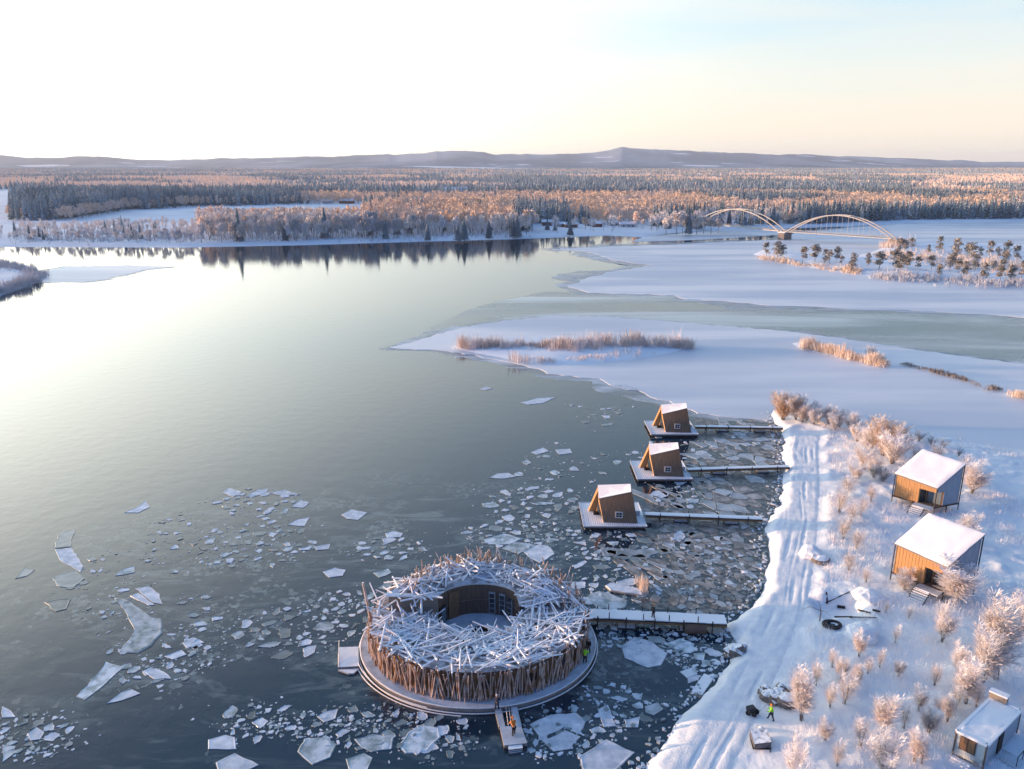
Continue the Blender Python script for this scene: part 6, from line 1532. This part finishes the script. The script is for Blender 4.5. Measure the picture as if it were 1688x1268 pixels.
# ---- people
def person(px, py, zf, face, pose, label, top, legs, hat, ground=False):
    p = G(px, py) if ground else P(px, py, zf); 
    e = thing_at('person', p, label, 'person', None, face)
    lean = {'stand': 0, 'bend': .35, 'walk': .08}[pose]; st = .28 if pose == 'walk' else .12
    hip = Vector((0, 0, .92)); ch = hip + Vector((0, lean * .5, .38)); nk = hip + Vector((0, lean * .8, .56)); hd = nk + Vector((0, lean * .25 + .02, .2))
    vs = [hip, ch, nk, hd]; rr = [.14, .15, .065, .10]; ed = [(0, 1), (1, 2), (2, 3)]
    def add(v, r_, pr): vs.append(Vector(v)); rr.append(r_); ed.append((pr, len(vs) - 1)); return len(vs) - 1
    for s in (-1, 1):
        h = add((s * .10, 0, .86), .10, 0); k = add((s * .12, st * s * .6 + .04, .48), .068, h); a = add((s * .13, st * s, .08), .045, k); add((s * .14, st * s + .17, .04), .04, a)
        sh = add((s * .20, ch.y + .02, ch.z + .14), .062, 1); el = add((s * .27, sh and ch.y + .12 + lean * .3, ch.z - .14), .045, sh)
        wr = add((s * .22, ch.y + .34 + lean * .4, ch.z - .22 - lean * .4), .032, el); pm = add((s * .21, ch.y + .42 + lean * .4, ch.z - .25 - lean * .4), .034, wr)
        for q in range(4): add((s * (.17 + q * .022), ch.y + .50 + lean * .4 - .01 * abs(q - 1.5), ch.z - .30 - lean * .4), .010, pm)
        add((s * .165, ch.y + .43 + lean * .4, ch.z - .29 - lean * .4), .011, pm)
    me = bpy.data.meshes.new('body'); me.from_pydata([tuple(v) for v in vs], ed, []); me.materials.append(MATS['skin']); o = link('body', me, e)
    def skin(o, rr):
        m = o.modifiers.new('skin', 'SKIN'); lay = o.data.skin_vertices[0].data if o.data.skin_vertices else None
        for i, sv in enumerate(o.data.skin_vertices[0].data): sv.radius = (rr[i], rr[i]); sv.use_root = (i == 0)
        s = o.modifiers.new('sub', 'SUBSURF'); s.levels = 1; s.render_levels = 1
    def clothing(nm, idx, m, grow):
        mp_ = {v: i for i, v in enumerate(idx)}; me = bpy.data.meshes.new(nm)
        me.from_pydata([tuple(vs[i]) for i in idx], [(mp_[a], mp_[c]) for a, c in ed if a in mp_ and c in mp_], []); me.materials.append(MATS[m]); o2 = link(nm, me, e)
        bmesh_skin(o2); skin(o2, [rr[i] + grow for i in idx])
    def bmesh_skin(o):
        import bmesh
        bm = bmesh.new(); bm.from_mesh(o.data); bm.verts.layers.skin.verify(); bm.to_mesh(o.data); bm.free()
    bmesh_skin(o); skin(o, rr)
    arms = []; legsi = [0]
    for s in range(2): base = 4 + s * 13; legsi += [base, base + 1, base + 2, base + 3]; arms += [base + 4, base + 5, base + 6]
    clothing('jacket', [0, 1, 2] + arms, top, .035); clothing('trousers', legsi, legs, .03)
    b = MB(); c = hd + Vector((0, 0, .05)); V = []
    for jx in range(5):
        for i in range(10):
            ph = jx / 4 * math.pi * .52; th = i * .6283; V.append(c + Vector((math.sin(ph) * math.cos(th) * .125, math.sin(ph) * math.sin(th) * .135, math.cos(ph) * .13)))
    b.add(V, [(jx * 10 + i, (jx + 1) * 10 + i, (jx + 1) * 10 + (i + 1) % 10, jx * 10 + (i + 1) % 10) for jx in range(4) for i in range(10)], hat); b.build('hat', e)
    return e
person(1271, 1187, 1, 1.2, 'walk', 'person in a lime-green safety vest and dark trousers walking on the snow track', 'cloth_lime', 'cloth_navy', 'cloth_orange', True)
person(847, 1212, .5, .3, 'bend', 'person in an orange jacket bending over on the small jetty', 'cloth_orange', 'cloth_black', 'cloth_orange')
person(819, 1170, .62, -.6, 'stand', 'person in dark blue clothes with a pale hat where the jetty meets the deck', 'cloth_navy', 'cloth_navy', 'frame_white')
person(970, 1076, .62, 2.8, 'stand', 'person in black with a tan hat on the right rim of the bathhouse deck', 'cloth_black', 'cloth_black', 'wall_grey')
person(964, 1093, .62, -.4, 'bend', 'person in a lime-green top crouching over on the right rim of the bathhouse deck', 'cloth_lime', 'cloth_black', 'cloth_black')
person(1077, 1018, 1.35, 1.6, 'stand', 'person in dark clothes with an orange hood standing on the main footbridge', 'cloth_black', 'cloth_black', 'cloth_orange')
# ================================================================== AIR
def volume(name, me, dens, col, aniso=0.3, label=None, cat=None):
    m = bpy.data.materials.new(name); m.use_nodes = True; n, l = m.node_tree.nodes, m.node_tree.links
    n.remove(n['Principled BSDF']); v = n.new('ShaderNodeVolumePrincipled'); v.inputs['Density'].default_value = dens; v.inputs['Color'].default_value = col + (1,); v.inputs['Anisotropy'].default_value = aniso
    l.new(v.outputs['Volume'], n['Material Output'].inputs['Volume']); me.materials.clear(); me.materials.append(m)
    return tag(link(name, me), label, cat, kind='stuff')
# one closed box of thin winter air round everything
b = MB(); b.box((0, 8000, 129), (30000, 18000, 262), 'snow')
volume('haze', b.mesh('haze'), HAZE_D, (0.80, 0.89, 1.0), 0.1, 'thin winter haze over the river, forests and hills', 'haze')
# river mist: a long wedge lying on the open water, thin near the bathhouse, three metres thick far out
def mist():
    out_ = [(-400, 860), (-400, 409), (0, 409), (300, 410), (500, 407), (700, 402), (850, 399), (1000, 392), (1010, 410), (905, 413), (985, 422), (1035, 440), (945, 462), (925, 474), (900, 481), (815, 497), (720, 535), (680, 560), (640, 573), (742, 583), (843, 600), (905, 622), (980, 632), (1050, 655), (1095, 672), (1040, 720), (1000, 790), (900, 840), (560, 860)]
    poly = [tuple(P(x, y)[:2]) for x, y in out_]
    xs = np.concatenate([np.linspace(-330, 70, 100)]); ys = np.geomspace(92, 590, 90)
    X, Y = np.meshgrid(xs, ys, indexing='ij'); ins = inpoly(X, Y, poly); d = np.where(ins, polydist(X, Y, poly), 0)
    px, py = proj(X, Y, 0)
    h = MIST_H * sstep(0, 60, d) * sstep(840, 430, py) ** .8 * (1.25 - .75 * sstep(-120, 80, X)) + .03
    nr = len(ys); i = np.arange(len(xs) - 1)[:, None] * nr + np.arange(nr - 1)[None, :]
    top = np.stack([X, Y, h + .02], -1).reshape(-1, 3); bot = np.stack([X, Y, X * 0 + .015], -1).reshape(-1, 3); N = len(top)
    q = np.stack([i, i + nr, i + nr + 1, i + 1], -1).reshape(-1, 4)
    # skirt
    e = []
    nx = len(xs)
    ring = [(k, 0) for k in range(nx)] + [(nx - 1, k) for k in range(1, nr)] + [(k, nr - 1) for k in range(nx - 2, -1, -1)] + [(0, k) for k in range(nr - 2, 0, -1)]
    idx = [a * nr + c for a, c in ring]
    for a, c in zip(idx, idx[1:] + idx[:1]): e.append((c, a, a + N, c + N))
    me = npmesh('mist', np.concatenate([top, bot]), np.concatenate([q, q[:, ::-1] + N, np.array(e)]), [])
    volume('mist', me, MIST_D, (0.93, 0.95, 0.93), 0.35, 'low cold mist hanging over the open river', 'mist')
if MIST_D: mist()
